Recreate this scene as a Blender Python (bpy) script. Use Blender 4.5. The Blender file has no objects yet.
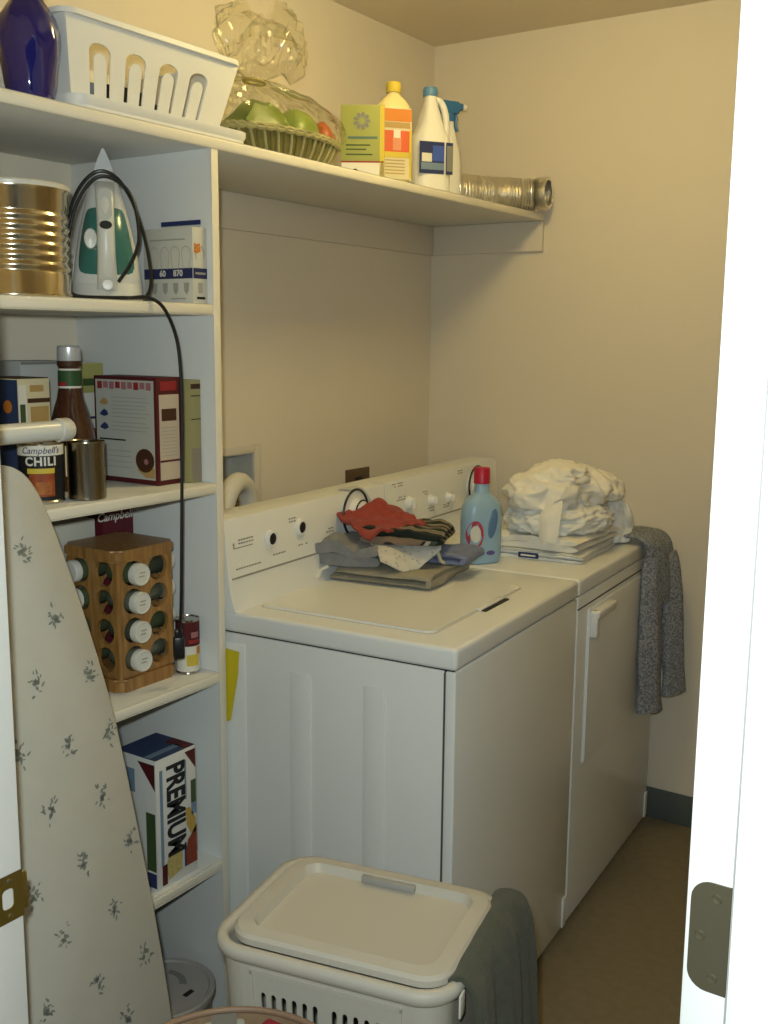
import bpy, bmesh, math, random
from mathutils import Vector, Matrix, noise
random.seed(7)
PI = math.pi
SC = bpy.context.scene
COL = SC.collection

# ------------------------------------------------------------------ camera, world, flash, exposure
YAW, PITCH, ROLL, FPX = 0.5885, 0.1639, 0.0092, 1057.4
CAM = Vector((1.8806, -1.6089, 1.4891))
fw = Vector((-math.sin(YAW)*math.cos(PITCH), math.cos(YAW)*math.cos(PITCH), -math.sin(PITCH)))
rt = Vector((math.cos(YAW), math.sin(YAW), 0)); up = rt.cross(fw)
r2 = rt*math.cos(ROLL)+up*math.sin(ROLL); u2 = up*math.cos(ROLL)-rt*math.sin(ROLL)
cd = bpy.data.cameras.new('camera'); cam = bpy.data.objects.new('camera', cd); COL.objects.link(cam)
m = Matrix((r2, u2, -fw)).transposed().to_4x4(); m.translation = CAM; cam.matrix_world = m
cd.sensor_fit = 'HORIZONTAL'; cd.sensor_width = 36; cd.lens = FPX/768*36; cd.clip_start = .02
SC.camera = cam
W = bpy.data.worlds.new('world'); SC.world = W; W.use_nodes = True
W.node_tree.nodes['Background'].inputs[0].default_value = (.62, .66, .72, 1)
W.node_tree.nodes['Background'].inputs[1].default_value = .05
# the camera's flash: a small lamp beside the lens
fl = bpy.data.lights.new('camera_flash', 'POINT'); fl.energy = 67; fl.color = (.88, 1.0, .97); fl.shadow_soft_size = .018
flo = bpy.data.objects.new('camera_flash', fl); COL.objects.link(flo)
flo.location = CAM + u2*.065 - r2*.03
LAMP_STRENGTH = 35.5; LAMP_COLOR = (1.0, .80, .33); LAMP_POS = (.86, .42, 2.29)
SC.cycles.transparent_max_bounces = 32
SC.view_settings.view_transform = 'Standard'; SC.view_settings.look = 'None'
SC.view_settings.exposure = 0; SC.view_settings.gamma = 1; SC.view_settings.use_curve_mapping = False

# ------------------------------------------------------------------ materials
MATS = {}
def mat(name, col, rough=.5, metal=0, spec=.5, var=0, vscale=20, bump=0, bscale=200, trans=0, coat=0, emit=0, alpha=1, ior=1.45, sheen=0):
    if name in MATS: return MATS[name]
    M = bpy.data.materials.new(name); M.use_nodes = True; nt = M.node_tree; b = nt.nodes['Principled BSDF']
    I = b.inputs
    I['Base Color'].default_value = (*col, 1); I['Roughness'].default_value = rough; I['Metallic'].default_value = metal
    I['Specular IOR Level'].default_value = spec; I['IOR'].default_value = ior
    if trans: I['Transmission Weight'].default_value = trans
    if coat: I['Coat Weight'].default_value = coat; I['Coat Roughness'].default_value = .1
    if sheen: I['Sheen Weight'].default_value = sheen
    if alpha < 1: I['Alpha'].default_value = alpha
    if emit: I['Emission Color'].default_value = (*col, 1); I['Emission Strength'].default_value = emit
    if var or bump:
        tc = nt.nodes.new('ShaderNodeTexCoord')
    if var:
        n = nt.nodes.new('ShaderNodeTexNoise'); n.inputs['Scale'].default_value = vscale; n.inputs['Detail'].default_value = 4
        r = nt.nodes.new('ShaderNodeMix'); r.data_type = 'RGBA'
        r.inputs[6].default_value = (*[c*(1-var) for c in col], 1); r.inputs[7].default_value = (*[min(1, c*(1+var)) for c in col], 1)
        nt.links.new(tc.outputs['Object'], n.inputs['Vector']); nt.links.new(n.outputs['Fac'], r.inputs[0]); nt.links.new(r.outputs[2], I['Base Color'])
    if bump:
        n = nt.nodes.new('ShaderNodeTexNoise'); n.inputs['Scale'].default_value = bscale; n.inputs['Detail'].default_value = 3
        bp = nt.nodes.new('ShaderNodeBump'); bp.inputs['Strength'].default_value = bump; bp.inputs['Distance'].default_value = .002
        nt.links.new(tc.outputs['Object'], n.inputs['Vector']); nt.links.new(n.outputs['Fac'], bp.inputs['Height']); nt.links.new(bp.outputs[0], I['Normal'])
    MATS[name] = M; return M
def node_mat(name, build):
    if name in MATS: return MATS[name]
    M = bpy.data.materials.new(name); M.use_nodes = True; build(M.node_tree, M.node_tree.nodes['Principled BSDF']); MATS[name] = M; return M

WALL = mat('wall_paint', (.70, .63, .52), .75, spec=.25, var=.03, vscale=3, bump=.12, bscale=350)
CEIL = mat('ceiling_paint', (.74, .65, .51), .85, spec=.2, bump=.2, bscale=260)
CLEAT = mat('cleat_paint', (.64, .58, .49), .6)
WHITE_PAINT = mat('white_gloss_paint', (.80, .80, .79), .35, spec=.4)
SHELF_W = mat('shelf_white', (.70, .71, .70), .45, spec=.35)
SHELF_E = mat('shelf_edge_warm_lit', (.74, .70, .60), .5)  # cream tone paints the lamp's warm light onto the white front edges
FLOOR = mat('floor_vinyl', (.20, .165, .105), .6, spec=.3, var=.18, vscale=40, bump=.08, bscale=300)
RUBBER = mat('baseboard_rubber', (.09, .105, .10), .55)
ENAMEL = mat('appliance_enamel', (.74, .75, .74), .28, spec=.4, bump=.04, bscale=900)
ENAMEL_F = ENAMEL
DARK = mat('dark_gap', (.02, .02, .02), .8)
BLACKP = mat('black_plastic', (.012, .012, .014), .35)
BRASS = mat('brass', (.34, .25, .06), .4, metal=.9)
BRONZE = mat('dark_bronze', (.15, .13, .085), .45, metal=.6)
STEEL = mat('steel', (.55, .52, .47), .22, metal=1)
CHROME = mat('chrome', (.75, .73, .68), .12, metal=1)
PLASTIC_W = mat('white_plastic', (.74, .74, .72), .38, spec=.4)
PLASTIC_C = mat('hamper_plastic', (.53, .495, .43), .45, spec=.35)

# ------------------------------------------------------------------ mesh helpers
def finish(name, bm, material, parent=None, angle=35, smooth=True):
    me = bpy.data.meshes.new(name); bmesh.ops.recalc_face_normals(bm, faces=bm.faces[:]); bm.to_mesh(me); bm.free()
    if material is not None:
        for x in (material if isinstance(material, (list, tuple)) else [material]): me.materials.append(x)
    if smooth:
        me.polygons.foreach_set('use_smooth', [True]*len(me.polygons)); me.set_sharp_from_angle(angle=math.radians(angle))
    o = bpy.data.objects.new(name, me); COL.objects.link(o)
    if parent: o.parent = parent
    return o
part = finish
def thing(name, label, cat, loc=(0, 0, 0), rz=0, group=None):
    o = bpy.data.objects.new(name, None); COL.objects.link(o); o.location = loc; o.rotation_euler = (0, 0, rz); o.empty_display_size = .05
    o['label'] = label; o['category'] = cat
    if group: o['group'] = group
    return o
def tag(o, label, cat, group=None):
    o['label'] = label; o['category'] = cat
    if group: o['group'] = group
    return o
def struct(name, bm, material, label, cat, **k):
    o = finish(name, bm, material, **k); o['kind'] = 'structure'; o['label'] = label; o['category'] = cat; return o
def BM(): return bmesh.new()
def box(bm, x0, x1, y0, y1, z0, z1, bev=0, seg=2):
    r = bmesh.ops.create_cube(bm, size=1); vs = r['verts']
    for v in vs: v.co = Vector(((x0+x1)/2+v.co.x*(x1-x0), (y0+y1)/2+v.co.y*(y1-y0), (z0+z1)/2+v.co.z*(z1-z0)))
    if bev:
        es = list({e for v in vs for e in v.link_edges}); bmesh.ops.bevel(bm, geom=es, offset=bev, segments=seg, profile=.5, affect='EDGES')
    return bm
def bx(*a, **k): return box(BM(), *a, **k)
def skin_rings(bm, rings, closed=True, cap=True):
    R = [[bm.verts.new(p) for p in r] for r in rings]; n = len(R[0])
    for a, b in zip(R, R[1:]):
        for i in range(n if closed else n-1): bm.faces.new((a[i], a[(i+1) % n], b[(i+1) % n], b[i]))
    if cap and closed:
        bm.faces.new(R[0][::-1]); bm.faces.new(R[-1])
    return R
def lathe(bm, prof, seg=28, c=(0, 0, 0), M=None, mod=None, sx=1, sy=1):
    rings = []
    for r, z in prof:
        ring = []
        for i in range(seg):
            a = 2*PI*i/seg; rr = max(r, 1e-4)*(mod(a, z) if mod else 1)
            p = Vector((rr*math.cos(a)*sx, rr*math.sin(a)*sy, z)); ring.append((M @ p if M else p)+Vector(c))
        rings.append(ring)
    skin_rings(bm, rings); return bm
def tube(bm, pts, r, seg=8, cap=True):
    pts = [Vector(p) for p in pts]; rings = []; prev = None
    for i, p in enumerate(pts):
        t = (pts[min(i+1, len(pts)-1)]-pts[max(i-1, 0)]).normalized()
        if prev is None: n = t.orthogonal().normalized()
        else: n = (prev-t*prev.dot(t)).normalized()
        prev = n; b = t.cross(n); rr = r[i] if isinstance(r, (list, tuple)) else r
        rings.append([p+n*rr*math.cos(2*PI*k/seg)+b*rr*math.sin(2*PI*k/seg) for k in range(seg)])
    skin_rings(bm, rings, cap=cap); return bm
def spline(pts, n=8):
    pts = [Vector(p) for p in pts]; out = []
    for i in range(len(pts)-1):
        p0, p1, p2, p3 = pts[max(i-1, 0)], pts[i], pts[i+1], pts[min(i+2, len(pts)-1)]
        for k in range(n):
            t = k/n; out.append(.5*((2*p1)+(p2-p0)*t+(2*p0-5*p1+4*p2-p3)*t*t+(3*p1-p0-3*p2+p3)*t**3))
    out.append(pts[-1]); return out
def prism(bm, poly, f):        # poly [(u,v)], f(u,v,0/1) -> 3d
    a = [bm.verts.new(f(u, v, 0)) for u, v in poly]; b = [bm.verts.new(f(u, v, 1)) for u, v in poly]; n = len(poly)
    bm.faces.new(a[::-1]); bm.faces.new(b)
    for i in range(n): bm.faces.new((a[i], a[(i+1) % n], b[(i+1) % n], b[i]))
    return bm
def rrect(u0, u1, v0, v1, r, n=5):
    out = []
    for cx, cy, a0 in ((u1-r, v1-r, 0), (u0+r, v1-r, 90), (u0+r, v0+r, 180), (u1-r, v0+r, 270)):
        for k in range(n+1): a = math.radians(a0+90*k/n); out.append((cx+r*math.cos(a), cy+r*math.sin(a)))
    return out
def holed(bm, cells, f):
    """plate made of rectangular cells, each with a hole polygon; f(u,v,w) w=0 front, 1 back"""
    for (u0, u1, v0, v1), hole in cells:
        cx = sum(p[0] for p in hole)/len(hole); cy = sum(p[1] for p in hole)/len(hole)
        angs = [math.atan2(b-cy, a-cx) for a, b in ((u0, v0), (u1, v0), (u1, v1), (u0, v1))]+[math.atan2(p[1]-cy, p[0]-cx) for p in hole]
        angs = sorted(set(round(a, 4) for a in angs)); F = []; H = []
        for a in angs:
            dx, dy = math.cos(a), math.sin(a); t = 1e9
            if dx > 1e-9: t = min(t, (u1-cx)/dx)
            if dx < -1e-9: t = min(t, (u0-cx)/dx)
            if dy > 1e-9: t = min(t, (v1-cy)/dy)
            if dy < -1e-9: t = min(t, (v0-cy)/dy)
            F.append((cx+dx*t, cy+dy*t)); best = 1e9; n = len(hole)
            for i in range(n):
                ax, ay = hole[i]; b_x, b_y = hole[(i+1) % n]; ex, ey = b_x-ax, b_y-ay; den = dx*ey-dy*ex
                if abs(den) < 1e-12: continue
                s = ((ax-cx)*ey-(ay-cy)*ex)/den; q = ((ax-cx)*dy-(ay-cy)*dx)/den
                if s > 0 and -1e-6 <= q <= 1+1e-6: best = min(best, s)
            H.append((cx+dx*best, cy+dy*best))
        V = [[bm.verts.new(f(*p, w)) for p in L] for w in (0, 1) for L in (F, H)]; n = len(angs)
        for i in range(n):
            j = (i+1) % n
            bm.faces.new((V[0][i], V[0][j], V[1][j], V[1][i])); bm.faces.new((V[2][i], V[3][i], V[3][j], V[2][j])); bm.faces.new((V[1][i], V[1][j], V[3][j], V[3][i]))
    return bm
def circ(cx, cy, r, n=20): return [(cx+r*math.cos(2*PI*i/n), cy+r*math.sin(2*PI*i/n)) for i in range(n)]
FACES = {'+x': ((0, 1, 0), (0, 0, 1), (1, 0, 0)), '-y': ((1, 0, 0), (0, 0, 1), (0, -1, 0)), '+z': ((0, 1, 0), (-1, 0, 0), (0, 0, 1))}
def flat(parent, name, face, o, u0, u1, v0, v1, material, t=.0006, poly=None):
    """thin print / sticker on a face: o = point of the face plane, u to the right, v up"""
    U, V, N = [Vector(x) for x in FACES[face]]; o = Vector(o); bm = BM()
    prism(bm, poly or [(u0, v0), (u1, v0), (u1, v1), (u0, v1)], lambda u, v, w: o+U*u+V*v+N*(w*t))
    return part(name, bm, material, parent, smooth=False)
def text_bm(s, size, bold=.0, shear=0, ext=.0003, spacing=1):
    cu = bpy.data.curves.new('t', 'FONT'); cu.body = s; cu.size = size; cu.extrude = ext; cu.offset = bold; cu.shear = shear; cu.align_x = 'CENTER'; cu.align_y = 'CENTER'; cu.resolution_u = 3; cu.space_character = spacing
    ob = bpy.data.objects.new('t', cu); COL.objects.link(ob); bpy.context.view_layer.update()
    me = bpy.data.meshes.new_from_object(ob.evaluated_get(bpy.context.evaluated_depsgraph_get())); bm = BM(); bm.from_mesh(me)
    bpy.data.objects.remove(ob); bpy.data.meshes.remove(me); bpy.data.curves.remove(cu); return bm
def text_on(parent, s, size, material, o, X, Y, sx=1, sy=1, name='lettering', **k):
    bm = text_bm(s, size, **k); X, Y, o = Vector(X), Vector(Y), Vector(o); N = X.cross(Y)
    for v in bm.verts: c = v.co.copy(); v.co = o+X*c.x*sx+Y*c.y*sy+N*c.z
    return part(name, bm, material, parent, smooth=False)
def text_wrap(parent, s, size, material, r, ang, z, sx=1, sy=1, name='lettering', **k):
    bm = text_bm(s, size, **k)
    for v in bm.verts:
        a = ang+v.co.x*sx/r; rr = r+v.co.z; v.co = Vector((rr*math.cos(a), rr*math.sin(a), z+v.co.y*sy))
    return part(name, bm, material, parent, smooth=False)
def arc_patch(parent, name, r, a0, a1, z0, z1, material, t=.0006, n=12):
    bm = BM(); rings = []
    for z in (z0, z1): rings.append([(rr*math.cos(a0+(a1-a0)*i/n), rr*math.sin(a0+(a1-a0)*i/n), z) for rr, rg in ((r, range(n+1)), (r+t, range(n, -1, -1))) for i in rg])
    skin_rings(bm, rings); return part(name, bm, material, parent)
def flat_mat(n, c, **k): return mat(n, c, k.pop('rough', .55), spec=.3, **k)

# ------------------------------------------------------------------ the room
ZC = 2.415; Y1 = 1.4795; XR = 2.30; YF = -.82; YH = -.95
struct('floor', bx(-.1, 2.9, -2.6, Y1+.1, -.05, 0), FLOOR, 'dark brown vinyl floor of the laundry closet', 'floor')
struct('ceiling', bx(-.1, XR+.1, YH, Y1+.1, ZC, ZC+.08), CEIL, 'flat tan ceiling above the laundry closet', 'ceiling')
# left wall with the recess of the washer outlet box cut in
HY0, HY1, HZ0, HZ1 = .43, .571, .98, 1.18
bm = BM()
for y0, y1, z0, z1 in ((YH, HY0, -.05, ZC), (HY1, Y1+.1, -.05, ZC), (HY0, HY1, -.05, HZ0), (HY0, HY1, HZ1, ZC)): box(bm, -.1, 0, y0, y1, z0, z1)
struct('wall_left', bm, WALL, 'cream painted wall behind the washer and dryer', 'wall', smooth=False)
struct('wall_back', bx(-.1, XR+.1, Y1, Y1+.1, -.05, ZC), WALL, 'cream painted end wall beyond the dryer', 'wall')
struct('wall_right', bx(XR, XR+.1, YH, Y1+.1, -.05, ZC), WALL, 'cream painted wall opposite the washer', 'wall')
OX0, OX1 = .805, 1.7215
bm = BM(); box(bm, 0, OX0-.02, YH, YF, -.05, ZC); box(bm, OX1+.02, XR+.3, YH, YF, -.05, ZC); box(bm, OX0-.02, OX1+.02, YH, YF, 2.06, ZC)
struct('wall_front', bm, WALL, 'wall with the doorway the picture is taken through', 'wall', smooth=False)
struct('baseboard_back', bx(.0, XR, Y1-.006, Y1, 0, .10, .002), RUBBER, 'dark rubber cove baseboard on the end wall', 'baseboard')
struct('baseboard_right', bx(XR-.006, XR, YF, Y1-.007, 0, .10, .002), RUBBER, 'dark rubber cove baseboard on the wall facing the washer', 'baseboard')
struct('trim_1', bx(0, .014, .001, Y1-.001, 1.757, 1.8486, .0015), CLEAT, 'painted support cleat under the long shelf on the wall behind the machines', 'trim')
struct('trim_2', bx(.0145, .409, Y1-.014, Y1, 1.757, 1.8486, .0015), CLEAT, 'painted support cleat under the shelf end on the end wall', 'trim')
# door frame: left jamb with stop and strike plate, right jamb and moulded casing
jl = struct('trim_3', box(bx(OX0-.02, OX0, YH-.006, YF-.001, 0, 2.06, .0015), OX0-.02, OX0+.011, YH+.035, YH+.075, 0, 2.06, .002), WHITE_PAINT, 'white door jamb at the left edge with a brass strike plate', 'door jamb')
bm = BM()
SY0, SY1, SZ0, SZ1 = YF-.038, YF-.001, .755, .818
holed(bm, [((SY0, SY1, SZ0, SZ1), rrect(SY0+.006, SY0+.023, .773, .800, .006))], lambda u, v, w: Vector((OX0+.0016-.0014*w, u, v)))
box(bm, OX0-.002, OX0+.0016, SY1-.0005, SY1+.007, SZ0+.008, SZ1-.006, .0008)
sp = part('strike_plate', bm, BRASS, jl); sp['label'] = 'brass strike plate'
for z in (.763, .810): part('screw', lathe(BM(), [(.0001, 0), (.0035, 0), (.003, .0012), (.0001, .0014)], 10, (OX0+.0016, SY0+.017, z), Matrix.Rotation(PI/2, 3, 'Y')), CHROME, sp)
struct('trim_4', bx(OX1, OX1+.02, YH-.006, YF+.006, 0, 2.06, .0015), WHITE_PAINT, 'white door jamb on the hinge side behind the casing', 'door jamb')
struct('trim_5', bx(OX0, OX1, YH-.006, YF+.006, 2.04, 2.06, .0015), WHITE_PAINT, 'white head jamb over the doorway', 'door jamb')
bm = BM()
prof = [(0, 0), (0, -.010), (.004, -.013), (.013, -.0125), (.0145, -.010), (.018, -.0105), (.024, -.015), (.030, -.0165), (.058, -.0175), (.062, -.014), (.062, 0)]
prism(bm, prof, lambda u, v, w: Vector((OX1+u, YH-.006+v, 2.12*w)))
struct('trim_6', bm, WHITE_PAINT, 'white moulded door casing along the right edge', 'door casing', angle=25)
bm = BM(); prism(bm, prof, lambda u, v, w: Vector((OX0-.008-u, YH-.006+v, 2.12*w)))
struct('trim_7', bm, WHITE_PAINT, 'white moulded door casing on the latch side', 'door casing', angle=25)
# the open door, seen on its hinge edge
DX0, DX1 = 1.6485, 1.684
d1 = struct('door_1', bx(DX0, DX1, YF, -.03, .012, 2.03, .002), WHITE_PAINT, 'white door swung open into the closet showing its hinge edge', 'door')
for zc in (1.0215, 1.80, .24):
    bm = BM(); h = .0465
    pl = [(DX1, zc-h), (DX1, zc+h)]+[(DX0+.004+.016-.016*math.sin(math.radians(a)), zc+h-.016+.016*math.cos(math.radians(a))) for a in range(0, 91, 15)]+[(DX0+.004+.016-.016*math.cos(math.radians(a)), zc-h+.016-.016*math.sin(math.radians(a))) for a in range(0, 91, 15)]
    prism(bm, pl, lambda u, v, w: Vector((u, YF-.0018*w+.0003, v)))
    hl = part('hinge_leaf', bm, BRONZE, d1); hl['label'] = 'dark bronze hinge leaf'
    for sx_, sz_ in ((DX1-.011, .034), (DX0+.013, 0), (DX1-.011, -.034)):
        part('screw', lathe(BM(), [(.0001, 0), (.0042, 0), (.0036, .0012), (.0015, .0010), (.0001, .0006)], 12, (sx_, YF-.0015, zc+sz_), Matrix.Rotation(PI/2, 3, 'X')), BRONZE, hl)
    part('hinge_barrel', tube(BM(), [(DX1+.006, YF+.008, zc-h), (DX1+.006, YF+.008, zc+h)], .006, 12), BRONZE, hl)
part('door_knob', lathe(BM(), [(.03, 0), (.028, .004), (.012, .008), (.011, .03), (.024, .042), (.027, .055), (.02, .066), (.0005, .069)], 20, (DX0, -.09, .95), Matrix.Rotation(-PI/2, 3, 'Y')), BRASS, d1)

# ceiling lamp of the closet (just above the frame)
lamp = thing('ceiling_lamp', 'round ceiling lamp lighting the closet, above the picture frame', 'lamp', LAMP_POS)
part('lamp_base', lathe(BM(), [(.085, .095), (.09, .10), (.09, ZC-LAMP_POS[2])], 32), WHITE_PAINT, lamp)
GL = mat('lamp_globe', LAMP_COLOR, .5, emit=LAMP_STRENGTH)
part('lamp_globe', lathe(BM(), [(.0005, -.10), (.04, -.092), (.075, -.066), (.095, -.03), (.10, 0), (.097, .03), (.088, .06), (.08, .094)], 32), GL, lamp)

# ------------------------------------------------------------------ shelving
T = .02; DS = .409; ZS = 1.8686
SHZ = dict(A=1.5510, B=1.1925, C=.7905, D=.3695)
su = thing('shelf_unit', 'white built-in shelf unit between the doorway and the washer', 'shelf unit', (0, 0, 0))
def board(name, x0, x1, y0, y1, z0, z1, edge, parent):
    o = part(name, bx(x0, x1-.004, y0, y1, z0, z1, .0008), SHELF_W, parent)
    part('edge_strip', edge, SHELF_E, o); return o
board('side_panel', .0005, DS, -T, 0, 0, ZS-T, bx(DS-.004, DS, -T, 0, 0, ZS-T, .0015), su)
board('side_panel', .0005, DS, YF+.0005, YF+T, 0, ZS-T, bx(DS-.004, DS, YF+.0005, YF+T, 0, ZS-T, .0015), su)
for k in 'ABCD':
    z = SHZ[k]
    board('shelf', .0005, DS, YF+T+.0003, -T-.0003, z-.022, z, bx(DS-.004, DS+.002, YF+T+.0003, -T-.0003, z-.022, z, .005, seg=3), su)
ws = thing('wall_shelf', 'long white shelf running over the shelf unit and above the machines', 'shelf', (0, 0, 0))
o = part('shelf_board', bx(.0005, DS-.004, YF+.001, Y1-.001, ZS-T+.0003, ZS, .0008), SHELF_W, ws)
part('edge_strip', bx(DS-.004, DS+.002, YF+.001, Y1-.001, ZS-T-.001, ZS+.001, .005, seg=3), SHELF_E, ws)
ZA, ZB, ZCC, ZD = [SHZ[k]+.0003 for k in 'ABCD']; ZS += .0006

# ------------------------------------------------------------------ washer and dryer
TH = .0711; AO = Vector((.9397, .0482, 0)); WW = .6785; WD = .7241
def aw(X, Y, Z=0): return (AO.x+X*math.cos(TH)-Y*math.sin(TH), AO.y+X*math.sin(TH)+Y*math.cos(TH), Z)
PRINT = flat_mat('grey_print', (.30, .28, .24))
def appliance(name, label, ybase, w):
    a = thing(name, label, name, aw(0, ybase), TH)
    DB = -.665; y0, y1 = .0015, w-.0015
    bd = part('body', bx(DB, -.026, y0+.002, y1-.002, .018, .8692, .004), ENAMEL, a)
    part('front_panel', bx(-.0245, -.002, y0+.002, y1-.002, .018, .8690, .004, seg=3), ENAMEL_F, a)
    part('top_cap', bx(DB, 0, y0, y1, .871, .915, .009, seg=4), ENAMEL, a)
    part('cap_gap', bx(DB+.01, -.008, y0+.006, y1-.006, .866, .873), DARK, a)
    for fx in (DB+.05, -.06):
        for fy in (.06, w-.06): part('foot', lathe(BM(), [(.02, 0), (.022, .004), (.018, .018)], 16, (fx, fy, .0005)), DARK, a)
    # console
    prof = [(-.645, .914), (-.645, 1.098), (-.640, 1.106), (-.630, 1.1095), (-.556, 1.1095), (-.547, 1.107), (-.5435, 1.100), (-.532, .975), (-.530, .962), (-.526, .945), (-.520, .928), (-.514, .914)]
    cn = part('console', prism(BM(), prof, lambda u, v, q: Vector((u, y0+(y1-y0)*q, v))), ENAMEL, a, angle=40)
    part('console_groove', bx(-.5345, -.5315, y0+.012, y1-.012, .980, .9835), PRINT, cn)
    return a, cn
def conx(z): return -.5435+(1.100-z)/(1.100-.975)*.0115
def knob(par, y, z, r, kind):
    x = conx(z); R = Matrix.Rotation(PI/2, 3, 'Y')
    if kind == 'small':
        k = part('knob', lathe(BM(), [(r, 0), (r, .004), (r*.92, .008), (r*.70, .010), (r*.64, .0095), (r*.6, .007)], 24, (x, y, z), R), PLASTIC_W, par)
        part('knob_centre', lathe(BM(), [(r*.62, .006), (r*.62, .0085), (r*.5, .0095), (.0003, .0097)], 20, (x, y, z), R), BLACKP, k)
    elif kind == 'white':
        k = part('knob', lathe(BM(), [(r, 0), (r, .004), (r*.86, .012), (r*.62, .018), (.0003, .019)], 24, (x, y, z), R), PLASTIC_W, par)
        part('grip', bx(x+.017, x+.026, y-.0035, y+.0035, z-r*.7, z+r*.7, .001), PLASTIC_W, k)
    else:
        k = part('timer_dial', lathe(BM(), [(r*.7, 0), (r*.7, .012), (r, .013), (r, .016), (r*.62, .017), (r*.55, .036), (r*.45, .04), (.0003, .041)], 36, (x, y, z), R), PLASTIC_W, par)
        part('dial_ring', tube(BM(), [(x+.0165, y+r*math.cos(t*PI/20), z+r*math.sin(t*PI/20)) for t in range(41)], .0032, 8, cap=False), BLACKP, k)
        part('inner_ring', tube(BM(), [(x+.036, y+r*.56*math.cos(t*PI/20), z+r*.56*math.sin(t*PI/20)) for t in range(41)], .0022, 8, cap=False), BLACKP, k)
def marks(par, y, z, w, rows=2, tilt=0):
    for i in range(rows):
        zz = z-i*.007; x = conx(zz); n = max(2, int(w/.009))
        for j in range(n):
            if random.random() < .85: part('printed_mark', bx(x-.0012, x+.0006, y+w*j/n, y+w*(j+.72)/n, zz-.0016, zz+.0016), PRINT, par)
wa, wc = appliance('washer', 'white top-loading washing machine nearest the shelf unit', 0, WW)
# side embossing
sx = part('side_rib', bx(-.377, -.327, -.0000, .0045, .05, .81, .0012), ENAMEL, wa); part('side_rib', bx(-.202, -.154, -.0000, .0045, .05, .81, .0012), ENAMEL, wa)
part('side_rib', bx(-.600, -.492, -.0002, .0045, .03, .85, .0015), ENAMEL, wa)
part('panel_seam', bx(-.0270, -.0246, .0034, .03, .02, .866), mat('seam_grey', (.10, .10, .10), .7), wa)
# lid
bm = BM()
lp = rrect(-.500, -.088, .070, .530, .018, 6)
prism(bm, lp, lambda u, v, w: Vector((u, v, .913+.0065*w)))
bmesh.ops.bevel(bm, geom=[e for e in bm.edges if all(v.co.z > .918 for v in e.verts)], offset=.003, segments=2, affect='EDGES')
lid = part('lid', bm, ENAMEL, wa)
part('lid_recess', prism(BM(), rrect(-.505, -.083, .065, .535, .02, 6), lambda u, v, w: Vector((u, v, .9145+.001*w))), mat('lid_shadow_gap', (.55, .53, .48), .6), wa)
part('lid_notch_shade', bx(-.087, -.068, .285, .410, .9145, .9175, .0005), DARK, lid)  # dark strip stands for the shade inside the lid's finger notch
part('lid_lip', bx(-.095, -.078, .28, .415, .916, .9205, .0015), ENAMEL, lid)
knob(wc, .158, 1.046, .021, 'small'); knob(wc, .276, 1.054, .021, 'small'); knob(wc, .500, 1.058, .058, 'dial')
marks(wc, .045, 1.060, .055, 2); part('printed_mark', bx(conx(1.045)-.001, conx(1.045)+.0006, .03, .094, 1.0435, 1.0455), PRINT, wc); part('printed_mark', bx(conx(1.05)-.001, conx(1.05)+.0006, .026, .031, 1.043, 1.056), PRINT, wc)
marks(wc, .165, 1.008, .06, 1); marks(wc, .265, 1.013, .04, 1); marks(wc, .385, 1.032, .035, 2); marks(wc, .235, 1.078, .03, 2); marks(wc, .03, 1.0, .09, 1); marks(wc, .505, 1.102, .03, 1)
dr, dc = appliance('dryer', 'white front-loading clothes dryer in the far corner', WW+.002, WD)
O = WW+.002
part('panel_line', bx(-.01, -.0015, .004, WD-.004, .8375, .841), DARK, dr)
bm = BM(); box(bm, -.004, .004, .0735, .690, .420, .826, .004, seg=3)
dd = part('dryer_door', bm, ENAMEL_F, dr)
hd = part('handle', box(box(BM(), .003, .028, .078, .222, .800, .822, .006, seg=3), .003, .024, .0755, .098, .752, .822, .006, seg=3), PLASTIC_W, dd)
part('edge_highlight', bx(.0035, .0065, .0725, .0775, .43, .815, .0012), PLASTIC_W, dd)  # white strip stands in for the highlight along the door's left edge
knob(dc, .800-O, 1.041, .019, 'white'); knob(dc, .932-O, 1.033, .016, 'white'); knob(dc, 1.041-O, 1.027, .015, 'white'); knob(dc, 1.215-O, 1.046, .056, 'dial')
for y, z, w in ((.74, 1.062, .05), (.89, 1.06, .03), (.915, 1.01, .04), (1.01, 1.008, .04), (1.12, 1.095, .035), (.72, 1.1, .06), (1.3, 1.06, .05)): marks(dc, y-O, z, w, 2)
for a, w in ((wa, WW), (dr, WD)):
    part('corner_clip', bx(-.004, .002, w-.03, w-.006, .02, .10, .002), PLASTIC_W, a)
# yellow strip in the gap
YL = mat('yellow_plastic', (.62, .50, .01), .4)
bm = BM(); prism(bm, [(.360, .838), (.441, .834), (.436, .78), (.414, .678), (.400, .672), (.365, .80)], lambda u, v, w: Vector((u, .0025+.0035*w, v)))
tag(part('yellow_strip', bm, YL), 'bright yellow strip wedged between the shelf unit and the washer', 'strip')
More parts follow.
